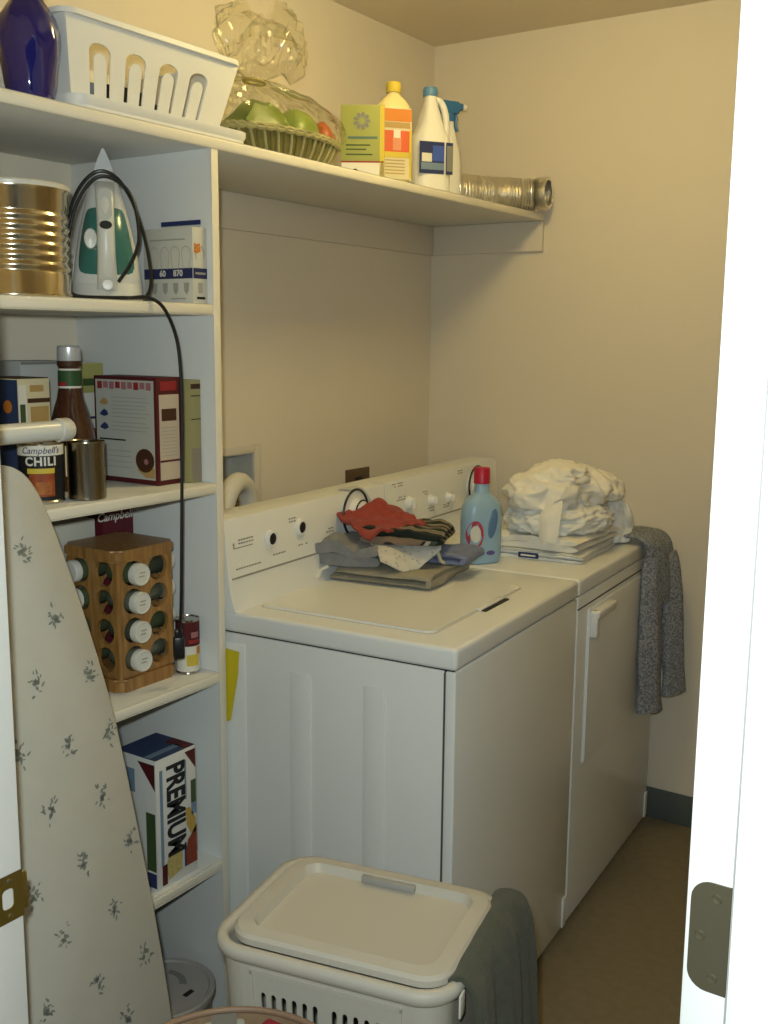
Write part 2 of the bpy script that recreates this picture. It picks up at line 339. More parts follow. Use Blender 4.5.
# ------------------------------------------------------------------ wall services behind the machines
ob = thing('washer_outlet_box', 'recessed plastic washer outlet box in the wall behind the washer', 'outlet box', (0, 0, 0))
bm = BM(); e = .006
box(bm, -.085, -.080, HY0+.001, HY1-.001, HZ0+.001, HZ1-.001)
for a in ((HY0+.001, HY0+e, HZ0+.001, HZ1-.001), (HY1-e, HY1-.001, HZ0+.001, HZ1-.001), (HY0+e, HY1-e, HZ0+.001, HZ0+e), (HY0+e, HY1-e, HZ1-e, HZ1-.001)): box(bm, -.080, .0, *a)
OBM = mat('outlet_box_plastic', (.50, .50, .46), .5)
part('recess', bm, OBM, ob)
bm = BM()
for a in ((HY0-.02, HY0+.003, HZ0-.02, HZ1+.02), (HY1-.003, HY1+.025, HZ0-.02, HZ1+.02), (HY0, HY1, HZ1-.003, HZ1+.02), (HY0, HY1, HZ0-.02, HZ0+.003)): box(bm, .0003, .004, *a, bev=.001)
part('flange', bm, CLEAT, ob)
for y in (.46, .54): part('valve', box(lathe(BM(), [(.012, 0), (.012, .04), (.008, .045)], 14, (-.04, y, HZ0+.007)), -.055, -.025, y-.018, y+.018, HZ0+.052, HZ0+.062, .003), BRASS, ob)
bm = tube(BM(), spline([(.105, .30, .95), (.095, .335, 1.04), (.085, .375, 1.098), (.075, .420, 1.118), (.065, .462, 1.095), (.06, .482, 1.03), (.06, .486, .90)], 10), .026, 14)
dh = tag(part('drain_hose', bm, mat('hose_white', (.66, .63, .55), .5)), 'thick white drain hose arching up behind the washer console', 'hose')
bm = tube(BM(), spline([(.17, .24, .9), (.16, .30, 1.02), (.15, .345, 1.05), (.13, .40, 1.035), (.11, .425, .95)], 8), .014, 10)
tag(part('supply_hose', bm, BLACKP), 'black rubber supply hose beneath the white drain hose', 'hose')
op = thing('wall_outlet', 'brown dryer power outlet on the wall above the machines', 'outlet', (.0005, 1.054, 1.032))
part('cover_plate', bx(0, .006, -.062, .062, -.055, .055, .002), mat('outlet_brown', (.10, .06, .03), .4), op)
part('receptacle', lathe(BM(), [(.03, 0), (.03, .003), (.0003, .0035)], 24, (.006, 0, 0), Matrix.Rotation(PI/2, 3, 'Y')), BLACKP, op)
pg = tag(part('dryer_plug', box(tube(BM(), spline([(.045, 1.06, .99), (.06, 1.075, .93), (.05, 1.06, .82), (.06, 1.0, .7)], 8), .011, 10), .011, .062, 1.02, 1.10, .985, 1.045, .008, seg=3), BLACKP), 'black dryer plug and cord in the brown wall outlet', 'plug')

# ------------------------------------------------------------------ things on the long top shelf
# cobalt vase
va = thing('glass_vase', 'cobalt blue swirled glass vase at the left end of the long top shelf', 'vase', (.352, -.394, ZS))
VG = mat('cobalt_glass', (.010, .008, .17), .05, spec=.8, trans=.25, coat=.8, ior=1.5)
vp = [(.0005, 0), (.036, 0), (.039, .004), (.044, .03), (.050, .07), (.0535, .095), (.0525, .115), (.047, .135), (.037, .150), (.028, .162), (.026, .175), (.033, .19), (.039, .198),
      (.036, .198), (.025, .18), (.023, .165), (.033, .147), (.043, .13), (.049, .11), (.046, .07), (.040, .03), (.034, .012), (.0005, .010)]
part('glass_body', lathe(BM(), vp, 64, sx=.94, sy=.94, mod=lambda a, z: 1+.03*math.sin(9*(a+z*6)) if z > .006 else 1), VG, va)
# dish drainer and tray
TRX = (.06, .400); TRY = (-.338, .104)
tr = thing('drain_tray', 'white plastic drain tray lying under the dish drainer', 'tray', (0, 0, ZS))
part('tray_base', prism(BM(), rrect(TRX[0], TRX[1], TRY[0], TRY[1], .03, 6), lambda u, v, w: Vector((u, v, .012*w))), PLASTIC_W, tr)
bm = BM(); o_ = rrect(TRX[0]-.004, TRX[1]+.005, TRY[0]-.004, TRY[1]+.004, .034, 8); i_ = rrect(TRX[0]+.01, TRX[1]-.008, TRY[0]+.01, TRY[1]-.01, .024, 8); b_ = rrect(TRX[0], TRX[1], TRY[0], TRY[1], .03, 8)
skin_rings(bm, [[(u, v, z) for u, v in L] for L, z in ((b_, .008), (o_, .016), (o_, .025), (i_, .025), (i_, .012))], cap=False)
part('tray_rim', bm, PLASTIC_W, tr)
dd_ = thing('dish_drainer', 'white plastic dish drainer with arched slots on the long top shelf', 'dish drainer', (0, 0, ZS))
DZ0, DZ1 = .0125, .156
def drf(side):      # outer walls taper inwards to the foot
    def f(u, v, w):
        k = (v-DZ0)/(DZ1-DZ0); t = .003*w
        xF = .368+.022*k-t; xB = .095-.015*k+t; yL = -.322-.026*k+t; yR = .040+.046*k-t
        if side == 'front': return Vector((xF, yL+(yR-yL)*u, v))
        if side == 'back': return Vector((xB, yL+(yR-yL)*u, v))
        if side == 'left': return Vector((xB+(xF-xB)*u, yL, v))
        return Vector((xB+(xF-xB)*u, yR, v))
    return f
def arch(cx, w, z0, z1, n=10):
    r = w/2; return [(cx-r, z0), (cx+r, z0)]+[(cx+r*math.cos(PI*i/n), z1-.012+.014*math.sin(PI*i/n)) for i in range(n+1)]
cells = []; xs = [.08, .275, .479, .678, .885]; cxs = [.172, .378, .580, .775]
bm = BM()
for i in range(4): cells.append(((xs[i], xs[i+1], DZ0, DZ1-.012), arch(cxs[i], .118, DZ0+.012, DZ0+.104)))
holed(bm, cells, drf('front'))
for u0, u1, v0, v1 in ((0, xs[0], DZ0, DZ1), (xs[4], 1, DZ0, DZ1), (xs[0], xs[4], DZ1-.012, DZ1)):
    prism(bm, [(u0, v0), (u1, v0), (u1, v1), (u0, v1)], drf('front'))
for s in ('back', 'left', 'right'): prism(bm, [(0, DZ0), (1, DZ0), (1, DZ1), (0, DZ1)], drf(s))
box(bm, .095, .366, -.320, .038, DZ0, DZ0+.004)
part('basket_body', bm, PLASTIC_W, dd_, smooth=False)
f = drf('front')
for c in cxs:
    part('slot_tongue', prism(BM(), arch(c, .074, DZ0+.010, DZ0+.088), lambda u, v, w: f(u, v, w)+Vector((.001, 0, 0))), PLASTIC_W, dd_, smooth=False)
bm = BM(); o_ = rrect(.074, .398, -.356, .094, .03, 6); i_ = rrect(.083, .388, -.345, .083, .022, 6)
skin_rings(bm, [[(u, v, z) for u, v in L] for L, z in ((i_, DZ1-.004), (o_, DZ1-.004), (o_, DZ1+.005), (i_, DZ1+.005), (i_, DZ1-.004))], cap=False)
part('rim', bm, PLASTIC_W, dd_)
pn = thing('slot_darkening_pan', 'dark pan added inside the white dish drainer to blacken its slots', 'pan', (.225, -.155, ZS+.0175))  # pan added so that the drainer slots read black
part('pan_body', lathe(BM(), [(.0005, 0), (.085, 0), (.092, .004), (.105, .055), (.103, .056), (.089, .008), (.0005, .006)], 40), BLACKP, pn)
part('pan_handle', tube(BM(), [(-.02, .10, .045), (-.02, .15, .060), (-.02, .19, .066)], .008, 10), BLACKP, pn)
# green wicker basket wrapped in cellophane
wb = thing('gift_basket', 'green wicker gift basket wrapped in clear cellophane on the long top shelf', 'basket', (.285, .330, ZS))
WK = mat('green_wicker', (.14, .125, .035), .6, var=.35, vscale=60, bump=.6, bscale=300)
WKR = mat('green_wicker_rim', (.30, .28, .13), .55, var=.3, vscale=90, bump=.5, bscale=400)
AX, AY = .100, .198
part('bowl', lathe(BM(), [(.0005, 0), (.74, 0), (.76, .004), (.88, .03), (.96, .058), (.92, .058), (.84, .03), (.72, .010), (.0005, .008)], 96, sx=AX, sy=AY, mod=lambda a, z: 1), WK, wb)
for i in range(60):
    a = 2*PI*i/60; pr = [(.765, .003), (.89, .03), (.97, .056)]
    part('stake', tube(BM(), [(AX*r*math.cos(a), AY*r*math.sin(a), z) for r, z in pr], .0034, 6), WKR if i % 2 else WK, wb)
bm = BM()
for ph in (0, PI): tube(bm, [(AX*.99*math.cos(t)*(1+.0), AY*.99*math.sin(t), .060+.004*math.sin(t*22+ph)) for t in [2*PI*k/160 for k in range(161)]], .0052, 6, cap=False)
part('braided_rim', bm, WKR, wb)
def cello(nt, b):
    out = nt.nodes['Material Output']; t = nt.nodes.new('ShaderNodeBsdfTransparent'); t.inputs[0].default_value = (.97, .97, .93, 1)
    g = nt.nodes.new('ShaderNodeBsdfGlossy'); g.inputs['Roughness'].default_value = .16; mx = nt.nodes.new('ShaderNodeMixShader')
    fr = nt.nodes.new('ShaderNodeFresnel'); fr.inputs[0].default_value = 1.35; mm = nt.nodes.new('ShaderNodeMath'); mm.operation = 'MULTIPLY_ADD'; mm.inputs[1].default_value = .35; mm.inputs[2].default_value = .035; nt.links.new(fr.outputs[0], mm.inputs[0]); nt.links.new(mm.outputs[0], mx.inputs[0])
    nt.links.new(t.outputs[0], mx.inputs[1]); nt.links.new(g.outputs[0], mx.inputs[2]); nt.links.new(mx.outputs[0], out.inputs[0]); nt.nodes.remove(b)
CELLO = node_mat('cellophane', cello)
def crumple(co, amp, sc, seed):
    v = noise.noise(Vector((co.x*sc+seed, co.y*sc, co.z*sc))); w = abs(noise.noise(Vector((co.x*sc*2.3, co.y*sc*2.3+seed, co.z*sc*2.3))))
    return amp*(v+.9*(.5-w*1.6))
bm = BM(); rings = []
# pr: (radius factor, z, centre shift y)
CPR = spline([(1.0, .062, 0), (1.04, .080, 0), (1.02, .105, -.004), (.90, .130, -.015), (.66, .150, -.04), (.36, .163, -.065), (.17, .170, -.072), (.20, .178, -.073), (.40, .192, -.07), (.62, .215, -.06), (.72, .245, -.05), (.70, .275, -.045), (.52, .298, -.045), (.20, .305, -.045)], 3)
for r, z, sy_ in CPR:
    ring = []
    for i in range(110):
        a = 2*PI*i/110; gather = 1 if .15 < z < .19 else .25
        rr = r*(1+.12*math.sin(a*13+z*30)*gather); ayy = AY if z < .165 else .165; axx = AX if z < .165 else .10
        p = Vector((axx*rr*math.cos(a), ayy*rr*math.sin(a)+sy_, z+(.022*math.sin(3*a+1)+.014*math.sin(5*a) if z > .20 else 0)))
        d = crumple(p, .016 if z > .20 else (.010 if z > .07 else .002), 24, 3.1)+.005*noise.noise(p*85); n = Vector((math.cos(a), math.sin(a), .4)).normalized(); ring.append(p+n*d)
    rings.append(ring)
skin_rings(bm, rings, cap=False)
part('cellophane_wrap', bm, CELLO, wb, angle=9)
part('gather_tie', tube(BM(), [(AX*.17*math.cos(t), .17*.17*math.sin(t)-.075, .168) for t in [2*PI*k/24 for k in range(25)]], .004, 6, cap=False), mat('tie_gold', (.5, .42, .12), .3, metal=.6), wb)
for i, (x, y, z, sx_, sy_, sz_, c) in enumerate(((.0, -.065, .060, .064, .080, .070, (.17, .22, .045)), (.02, .035, .060, .060, .068, .066, (.22, .28, .06)), (-.03, .07, .06, .045, .06, .058, (.28, .29, .10)), (.03, .125, .060, .035, .035, .055, (.40, .10, .03)), (-.02, -.02, .082, .045, .06, .045, (.36, .34, .16)))):
    bm = BM(); bmesh.ops.create_icosphere(bm, subdivisions=3, radius=1)
    for v in bm.verts:
        q = v.co.copy(); s = 1+.18*noise.noise(q*2+Vector((i*5, 0, 0))); v.co = Vector((q.x*sx_*s, q.y*sy_*s, q.z*sz_*s))
    o = part('gift_bag', bm, mat('gift_foil_%d' % i, c, .35, spec=.5), None)
    tag(o, ('green wrapped gift at the left of the cellophane basket', 'bright green wrapped gift in the middle of the cellophane basket', 'olive wrapped gift at the back of the cellophane basket', 'orange red gift at the right end of the cellophane basket', 'pale gold gift on top in the cellophane basket')[i], 'gift', 'gifts in the cellophane basket')
    o.location = (.285+x, .330+y, ZS+z)
# green carton
gc = thing('green_carton', 'lime green carton with a grey rosette beside the cellophane basket', 'carton', (.375, .635, ZS), -.977)
GG = flat_mat('carton_green', (.30, .32, .09)); GW = flat_mat('print_white', (.68, .66, .60)); GRY = flat_mat('print_grey', (.20, .20, .19)); RED = flat_mat('print_red', (.28, .025, .025)); BLU = flat_mat('print_blue', (.025, .035, .12)); ORG = flat_mat('print_orange', (.60, .20, .03)); YEL = flat_mat('print_yellow', (.60, .46, .06)); TEAL = flat_mat('print_teal', (.10, .17, .15)); BLK = flat_mat('print_black', (.012, .012, .015)); DRED = flat_mat('print_dark_red', (.085, .012, .014)); CRM = flat_mat('print_cream', (.62, .55, .36)); TAN = flat_mat('print_tan', (.42, .27, .10)); PINK = flat_mat('print_pink', (.34, .14, .16)); LBL = flat_mat('print_light_blue', (.16, .23, .33)); GRN = flat_mat('print_green', (.05, .085, .03)); BRN = flat_mat('print_brown', (.06, .025, .012))
part('carton_body', bx(-.05, 0, -.108, 0, 0, .178, .0015), GG, gc)
fx = (0, 0, 0)
flat(gc, 'white_base_print', '+x', fx, -.106, -.002, .004, .042, GW); flat(gc, 'red_line', '+x', fx, -.106, -.002, .042, .046, RED)
flat(gc, 'yellow_edge', '+x', fx, -.012, -.001, .004, .176, YEL)
flat(gc, 'grey_line', '+x', fx, -.09, -.018, .098, .104, TEAL)
for k in range(9):
    a = 2*PI*k/9; flat(gc, 'rosette_petal', '+x', (0, -.056+.011*math.cos(a), .140+.011*math.sin(a)), 0, 0, 0, 0, GRY, poly=[(u*math.cos(a)-v*math.sin(a), u*math.sin(a)+v*math.cos(a)) for u, v in ((-.005, 0), (.003, .005), (.010, .003), (.010, -.003), (.003, -.005))])
flat(gc, 'black_spot', '+x', (0, -.072, .022), 0, 0, 0, 0, BLK, t=.0009, poly=circ(0, 0, .006, 14))
for z, w in ((.082, .06), (.072, .05), (.06, .065)): flat(gc, 'text_line', '+x', fx, -.095, -.095+w, z, z+.003, GRN)
# bottles
def oval_bottle(o, prof, material, name='bottle_body', seg=32, p=2.6):
    bm = BM(); rings = []
    for z, hx, hy in prof:
        ring = []
        for i in range(seg):
            a = 2*PI*i/seg; c, s = math.cos(a), math.sin(a)
            ring.append((hx*math.copysign(abs(c)**(2/p), c), hy*math.copysign(abs(s)**(2/p), s), z))
        rings.append(ring)
    skin_rings(bm, rings); return part(name, bm, material, o)
cb = thing('cleaner_bottle', 'pale yellow cleaner bottle with orange label and yellow cap', 'bottle', (.322, .752, ZS), -.70)
oval_bottle(cb, [(0, .027, .040), (.004, .031, .045), (.02, .032, .046), (.185, .032, .046), (.200, .029, .042), (.216, .022, .030), (.226, .016, .018), (.231, .014, .014), (.238, .014, .014)], mat('yellow_translucent', (.68, .60, .30), .3, spec=.5))
part('cap', lathe(BM(), [(.018, .233), (.019, .235), (.019, .254), (.017, .258), (.0005, .259)], 24), YEL, cb)
fx = (.0322, 0, 0)
flat(cb, 'label', '+x', fx, -.040, .040, .018, .190, CRM); fx = (.0329, 0, 0)
flat(cb, 'orange_top', '+x', fx, -.039, .039, .158, .188, ORG); flat(cb, 'brown_band', '+x', fx, -.036, .036, .142, .156, TAN)
flat(cb, 'red_picture', '+x', fx, -.032, .034, .084, .136, mat('print_scarlet', (.60, .09, .02), .5)); fx = (.0336, 0, 0)
flat(cb, 'white_figure', '+x', fx, -.008, .010, .118, .138, GW); flat(cb, 'pink_figure', '+x', fx, -.01, .012, .088, .118, flat_mat('print_rose', (.62, .25, .14)))
fx = (.0329, 0, 0); flat(cb, 'yellow_swash', '+x', fx, -.036, .036, .070, .084, YEL); flat(cb, 'yellow_edge', '+x', fx, .034, .040, .02, .14, YEL)
for z in (.03, .038, .046, .054, .062): flat(cb, 'text_line', '+x', fx, -.030, .022, z, z+.0025, TAN)
# bleach jug: body with a handle loop
bj = thing('bleach_jug', 'white bleach jug with blue label and cap on the long top shelf', 'jug', (.318, .938, ZS), -.62)
JW = mat('jug_white', (.76, .74, .68), .4)
oval_bottle(bj, [(0, .043, .045), (.005, .049, .051), (.02, .050, .053), (.135, .050, .053), (.150, .048, .050), (.166, .043, .040), (.19, .037, .031), (.215, .031, .024), (.235, .024, .018), (.248, .018, .0155), (.262, .017, .015)], JW, p=2.8)
hb = part('handle_loop', tube(BM(), spline([(.0, .012, .252), (.0, .030, .246), (.0, .043, .222), (.0, .048, .185), (.0, .045, .150)], 8), .0095, 12), JW, bj)
part('cap', lathe(BM(), [(.019, .258), (.020, .26), (.020, .276), (.018, .281), (.0005, .282)], 24), mat('cap_blue', (.10, .24, .42), .4), bj)
fx = (.0502, 0, 0)
flat(bj, 'label', '+x', fx, -.050, .022, .052, .134, BLU); flat(bj, 'label_side', '+x', fx, .027, .047, .052, .134, BLU); fx = (.0509, 0, 0)
flat(bj, 'white_picture', '+x', fx, -.043, -.014, .082, .104, GW); flat(bj, 'pale_wave', '+x', fx, -.045, .022, .062, .080, LBL); flat(bj, 'blue_panel', '+x', fx, -.012, .021, .084, .124, flat_mat('print_royal', (.05, .10, .42)))
flat(bj, 'grey_panel', '+x', fx, .029, .046, .060, .126, GRY)
# spray bottle
sb = thing('spray_bottle', 'white spray bottle with blue trigger head beside the bleach jug', 'bottle', (.268, 1.120, ZS), -.5)
oval_bottle(sb, [(0, .028, .034), (.004, .031, .037), (.12, .031, .037), (.15, .029, .032), (.185, .022, .022), (.215, .016, .015), (.232, .0145, .0145)], JW)
TB = mat('trigger_blue', (.035, .15, .34), .4)
hd = part('trigger_head', box(box(lathe(BM(), [(.017, .228), (.018, .23), (.018, .25), (.014, .252)], 20), -.016, .016, -.030, .030, .250, .285, .006), -.011, .011, .020, .046, .262, .282, .005), TB, sb)
part('trigger', tube(BM(), spline([(0, .020, .258), (0, .026, .24), (0, .024, .222), (0, .030, .205)], 5), .005, 8), TB, hd)
part('nozzle', lathe(BM(), [(.008, 0), (.009, .001), (.009, .012), (.0005, .013)], 14, (0, .045, .272), Matrix.Rotation(-PI/2, 3, 'X')), GW, hd)
# foil duct
dp = spline([(.235, 1.175, ZS+.050), (.285, 1.26, ZS+.050), (.335, 1.335, ZS+.050), (.405, 1.395, ZS+.051), (.455, 1.405, ZS+.052)], 30)
rr = [.0430+.005*math.sin(i*2.05)+.002*noise.noise(Vector((i*.4, 0, 0))) for i in range(len(dp))]
bm = BM(); R_ = []
tube(bm, dp, rr, 36, cap=False)
for v in bm.verts: v.co += Vector((1, 1, 1))*0+v.co.normalized()*.004*noise.noise(v.co*60)
FOIL = mat('duct_foil', (.82, .79, .72), .30, metal=.9, bump=.5, bscale=120)
o = part('foil_duct', bm, FOIL); tag(o, 'crinkled silver foil vent duct lying at the far end of the long shelf', 'duct')
sm = o.modifiers.new('s', 'SOLIDIFY'); sm.thickness = .0012; sm.offset = -1

# ------------------------------------------------------------------ upper shelf: tin, iron, bulb box
tn = thing('ribbed_tin', 'large shiny ribbed tin can on the upper shelf beside the iron', 'tin', (.275, -.388, ZA))
tp = [(.0005, 0), (.097, 0), (.1, .002), (.1, .006), (.097, .010)]
for k in range(7): z = .045+k*.0165; tp += [(.0985, z-.006), (.0955, z-.002), (.0955, z+.002), (.0985, z+.006)]
tp += [(.0985, .177), (.101, .180), (.101, .185), (.098, .186), (.0005, .184)]
part('tin_body', lathe(BM(), tp, 56), mat('tin_metal', (.66, .58, .44), .16, metal=1, bump=.05, bscale=30), tn, angle=60)
part('lid', lathe(BM(), [(.0985, .184), (.102, .184), (.1025, .190), (.099, .193), (.094, .191), (.0005, .191)], 56), mat('tin_lid', (.60, .60, .56), .35), tn)
# iron, stood on its heel, soleplate away from the viewer (local +x towards viewer)
ir = thing('clothes_iron', 'white and teal steam iron stood on its heel with black cord wound round', 'iron', (.300, -.195, ZA), -.72)
IG = mat('iron_white', (.60, .60, .57), .32); ITEAL = mat('iron_teal', (.05, .17, .145), .22, coat=.4); IDK = mat('iron_grey', (.30, .30, .29), .4)
def ihw(z): t = max(0, min(1, z/.288)); return .066*(1-t**1.6)**.9+.0015
rings = []
for k in range(19):
    z = .004+(.287-.004)*k/18; w = ihw(z); 
    rings.append([(-.052, -w, z), (-.044, -w, z), (-.044, w, z), (-.052, w, z)])
bm = BM(); skin_rings(bm, rings); part('soleplate', bm, mat('soleplate_grey', (.30, .30, .30), .45, metal=.4), ir)
def ibody(z0, z1, n, ws, dep, x0):
    rings = []
    for k in range(n+1):
        z = z0+(z1-z0)*k/n; w = ihw(z)*ws; d = dep(z)
        rings.append([(x0+d*math.sin(PI*i/16), -w*math.cos(PI*i/16), z) for i in range(17)]+[(x0-.006, w*.99, z), (x0-.006, -w*.99, z)])
    return rings
bm = BM(); skin_rings(bm, ibody(.004, .246, 18, .99, lambda z: .036-.16*max(0, z-.13), -.044)); part('body_shell', bm, IG, ir)
bm = BM(); skin_rings(bm, ibody(.046, .178, 14, .90, lambda z: .052-6.0*(z-.108)**2, -.040)); part('water_tank', bm, ITEAL, ir)
bm = BM(); skin_rings(bm, ibody(0, .035, 6, 1.0, lambda z: .060-.5*z, -.046)); part('heel', bm, IG, ir)
hp = spline([(.0, 0, .022), (.022, 0, .06), (.030, 0, .11), (.026, 0, .16), (.010, 0, .20), (-.02, 0, .222)], 6)
rings = []
for i, p in enumerate(hp):
    q = i/(len(hp)-1); w = .020-.004*math.sin(PI*q); rings.append([Vector((p.x+.011*math.cos(2*PI*j/16), w*math.sin(2*PI*j/16), p.z)) for j in range(16)])
bm = BM(); skin_rings(bm, rings); hn = part('handle', bm, IG, ir)
part('control_panel', prism(BM(), rrect(-.012, .012, .148, .206, .010, 4), lambda u, v, w: Vector((.0405-.34*max(0, v-.15)-.006*(1-w), u, v))), mat('iron_panel', (.48, .50, .49), .3), hn)
part('thumb_hole_shade', lathe(BM(), [(.0095, 0), (.0095, .004), (.0005, .0045)], 18, (.0385, 0, .138), Matrix.Rotation(PI/2, 3, 'Y'), sx=.8, sy=1.2), DARK, hn)  # black disc stands for the shade inside the hole; handle is not cut
part('dial', lathe(BM(), [(.012, 0), (.012, .01), (.009, .013), (.0005, .0135)], 20, (.022, .0, .030), Matrix.Rotation(PI/2, 3, 'Y')), IG, ir)
part('steam_knob', lathe(BM(), [(.018, 0), (.016, .006), (.0005, .008)], 20, (.008, -.028, .115), Matrix.Rotation(PI/2, 3, 'Y'), sy=.7, sx=1.1), IG, ir)
def ol(x, a, ry, rz, cz): return (x, ry*math.sin(a), cz+rz*math.cos(a))
cp = [(.026, .020, .036), (.034, .046, .075), (.030, .060, .12), (.020, .050, .19), (.010, .022, .222), (.006, -.010, .228), (.010, -.038, .20), (.016, -.060, .15), (.022, -.072, .08), (.026, -.074, .03), (.036, -.060, .010), (.046, -.02, .006), (.046, .045, .006), (.040, .072, .012), (.032, .080, .05), (.022, .070, .12), (.012, .048, .19), (.004, .020, .230), (.0, -.012, .238), (.004, -.044, .208), (.012, -.068, .15), (.020, -.080, .08), (.030, -.082, .02), (.05, -.060, .006), (.068, -.01, .0052), (.078, .03, .005)]
loc_w = lambda p: (Matrix.Rotation(-.72, 3, 'Z') @ Vector(p))
inv = Matrix.Rotation(.72, 3, 'Z')
tail = [(.385, -.215, .0052), (.409, -.195, .006), (.424, -.172, -.012), (.428, -.147, -.06), (.430, -.138, -.12), (.430, -.136, -.22), (.430, -.141, -.36), (.430, -.147, -.52), (.424, -.145, -.60), (.412, -.140, -.66)]
cp2 = [inv @ Vector((x-.300, y+.195, z)) for x, y, z in tail]
part('cord', tube(BM(), spline([Vector(p) for p in cp]+cp2, 6), .0034, 8), BLACKP, ir)
q = inv @ Vector((.410-.300, -.139+.195, 0))
part('plug', box(box(BM(), q.x-.009, q.x+.009, q.y-.011, q.y+.011, -.700, -.655, .004), q.x-.007, q.x+.007, q.y-.008, q.y+.008, -.657, -.64, .003), BLACKP, ir)
# light bulb box
lb = thing('bulb_box', 'white light bulb box with dark blue band beside the iron', 'box', (.394, -.061, ZA))
BXW = flat_mat('carton_white', (.58, .57, .51))
part('carton_body', bx(-.135, 0, 0, .040, 0, .146, .001), BXW, lb)
fo = part('open_flap', bx(-.12, -.014, .036, .0385, .146, .154), BXW, lb); part('flap_band', bx(-.12, -.014, .0355, .0388, .1538, .163), BLU, fo)
nb = flat_mat('band_navy', (.025, .03, .10))
flat(lb, 'blue_band', '-y', (0, 0, 0), -.134, -.001, .048, .068, nb); flat(lb, 'blue_band', '+x', (0, 0, 0), .001, .039, .048, .068, nb)
LT = flat_mat('print_line_grey', (.33, .33, .31))
for k, cx in enumerate((-.105, -.076, -.047, -.018)):
    pl = [(cx+.0125*math.cos(a), .094+.016*math.sin(a)) for a in [PI*j/10-.35 for j in range(14)]]
    bm = BM(); tube(bm, [(u, -.0004, v) for u, v in [(cx+.008, .066)]+pl[:11]+[(cx-.008, .066)]], .0006, 5); part('bulb_outline', bm, LT, lb)
    flat(lb, 'bulb_base', '-y', (0, 0, 0), cx-.006, cx+.006, .022, .040, LT, poly=[(cx-.007, .040), (cx-.006, .024), (cx, .017), (cx+.006, .024), (cx+.007, .040)])
bm = BM(); tube(bm, [(.0004, .020+.012*math.cos(a), .094+.016*math.sin(a)) for a in [PI*j/10-.3 for j in range(14)]], .0006, 5); part('bulb_outline', bm, LT, lb)
flat(lb, 'bulb_base', '+x', (0, 0, 0), .014, .026, .02, .04, LT)
flat(lb, 'orange_mark', '+x', (0, 0, 0), .004, .022, .096, .116, ORG, poly=[(.004, .098), (.012, .096), (.022, .100), (.020, .116), (.010, .113), (.005, .116)])
text_on(lb, '60', .017, GW, (-.082, -.0007, .058), (1, 0, 0), (0, 0, 1), bold=.0004)
text_on(lb, '870', .017, GW, (-.040, -.0007, .058), (1, 0, 0), (0, 0, 1), bold=.0004)
flat(lb, 'text_line', '-y', (0, 0, 0), -.115, -.02, .122, .1245, LT); flat(lb, 'text_line', '-y', (0, 0, 0), -.06, -.02, .008, .0105, LT); flat(lb, 'text_line', '+x', (0, -0, 0), .01, .033, .008, .013, BLK)
flat(lb, 'text_line', '+x', (.0006, 0, 0), .006, .034, .056, .060, LT)

# ------------------------------------------------------------------ second shelf: groceries
bc = thing('blue_carton', 'dark blue and cream food carton at the left of the second shelf', 'carton', (.270, -.386, ZB))
part('carton_body', bx(-.10, 0, 0, .070, 0, .216, .001), CRM, bc)
flat(bc, 'blue_side', '-y', (0, 0, 0), -.099, -.001, .002, .214, flat_mat('carton_navy', (.03, .05, .12)))
flat(bc, 'orange_spot', '-y', (0, -.0006, 0), 0, 0, 0, 0, ORG, poly=circ(-.03, .165, .012, 14))
flat(bc, 'white_edge', '+x', (0, 0, 0), .001, .018, .002, .205, GW); flat(bc, 'brown_band', '+x', (0, 0, 0), .02, .069, .172, .180, BRN); flat(bc, 'red_mark', '+x', (0, 0, 0), .026, .056, .192, .204, TAN); flat(bc, 'green_print', '+x', (.0006, 0, 0), .003, .014, .12, .17, GRN)
flat(bc, 'tan_panel', '+x', (0, 0, 0), .026, .066, .08, .165, TAN)
part('dark_top', bx(-.099, -.001, .001, .069, .2162, .2175), BRN, bc)
wc1 = thing('white_carton', 'plain pale grey carton behind the sauce bottle on the second shelf', 'carton', (.118, -.262, ZB))
part('carton_body', bx(-.08, 0, 0, .115, 0, .243, .001), mat('carton_pale_grey', (.44, .45, .45), .6), wc1); flat(wc1, 'blue_print', '+x', (0, 0, 0), .01, .05, .12, .2, LBL); flat(wc1, 'dark_edge', '+x', (0, 0, 0), .001, .114, .236, .242, GRY)
yc = thing('yellow_carton', 'small yellow and white packet behind the sauce bottle on the second shelf', 'packet', (.118, -.138, ZB))
part('carton_body', bx(-.05, 0, 0, .085, 0, .238, .001), GW, yc); flat(yc, 'yellow_top', '+x', (0, 0, 0), .001, .084, .175, .237, flat_mat('print_mustard', (.38, .36, .12))); flat(yc, 'dark_mark', '+x', (.0006, 0, 0), .03, .07, .19, .205, GRN); flat(yc, 'dark_line', '+x', (0, 0, 0), .02, .08, .12, .125, BLU); flat(yc, 'red_print', '+x', (0, 0, 0), .04, .08, .06, .1, RED)
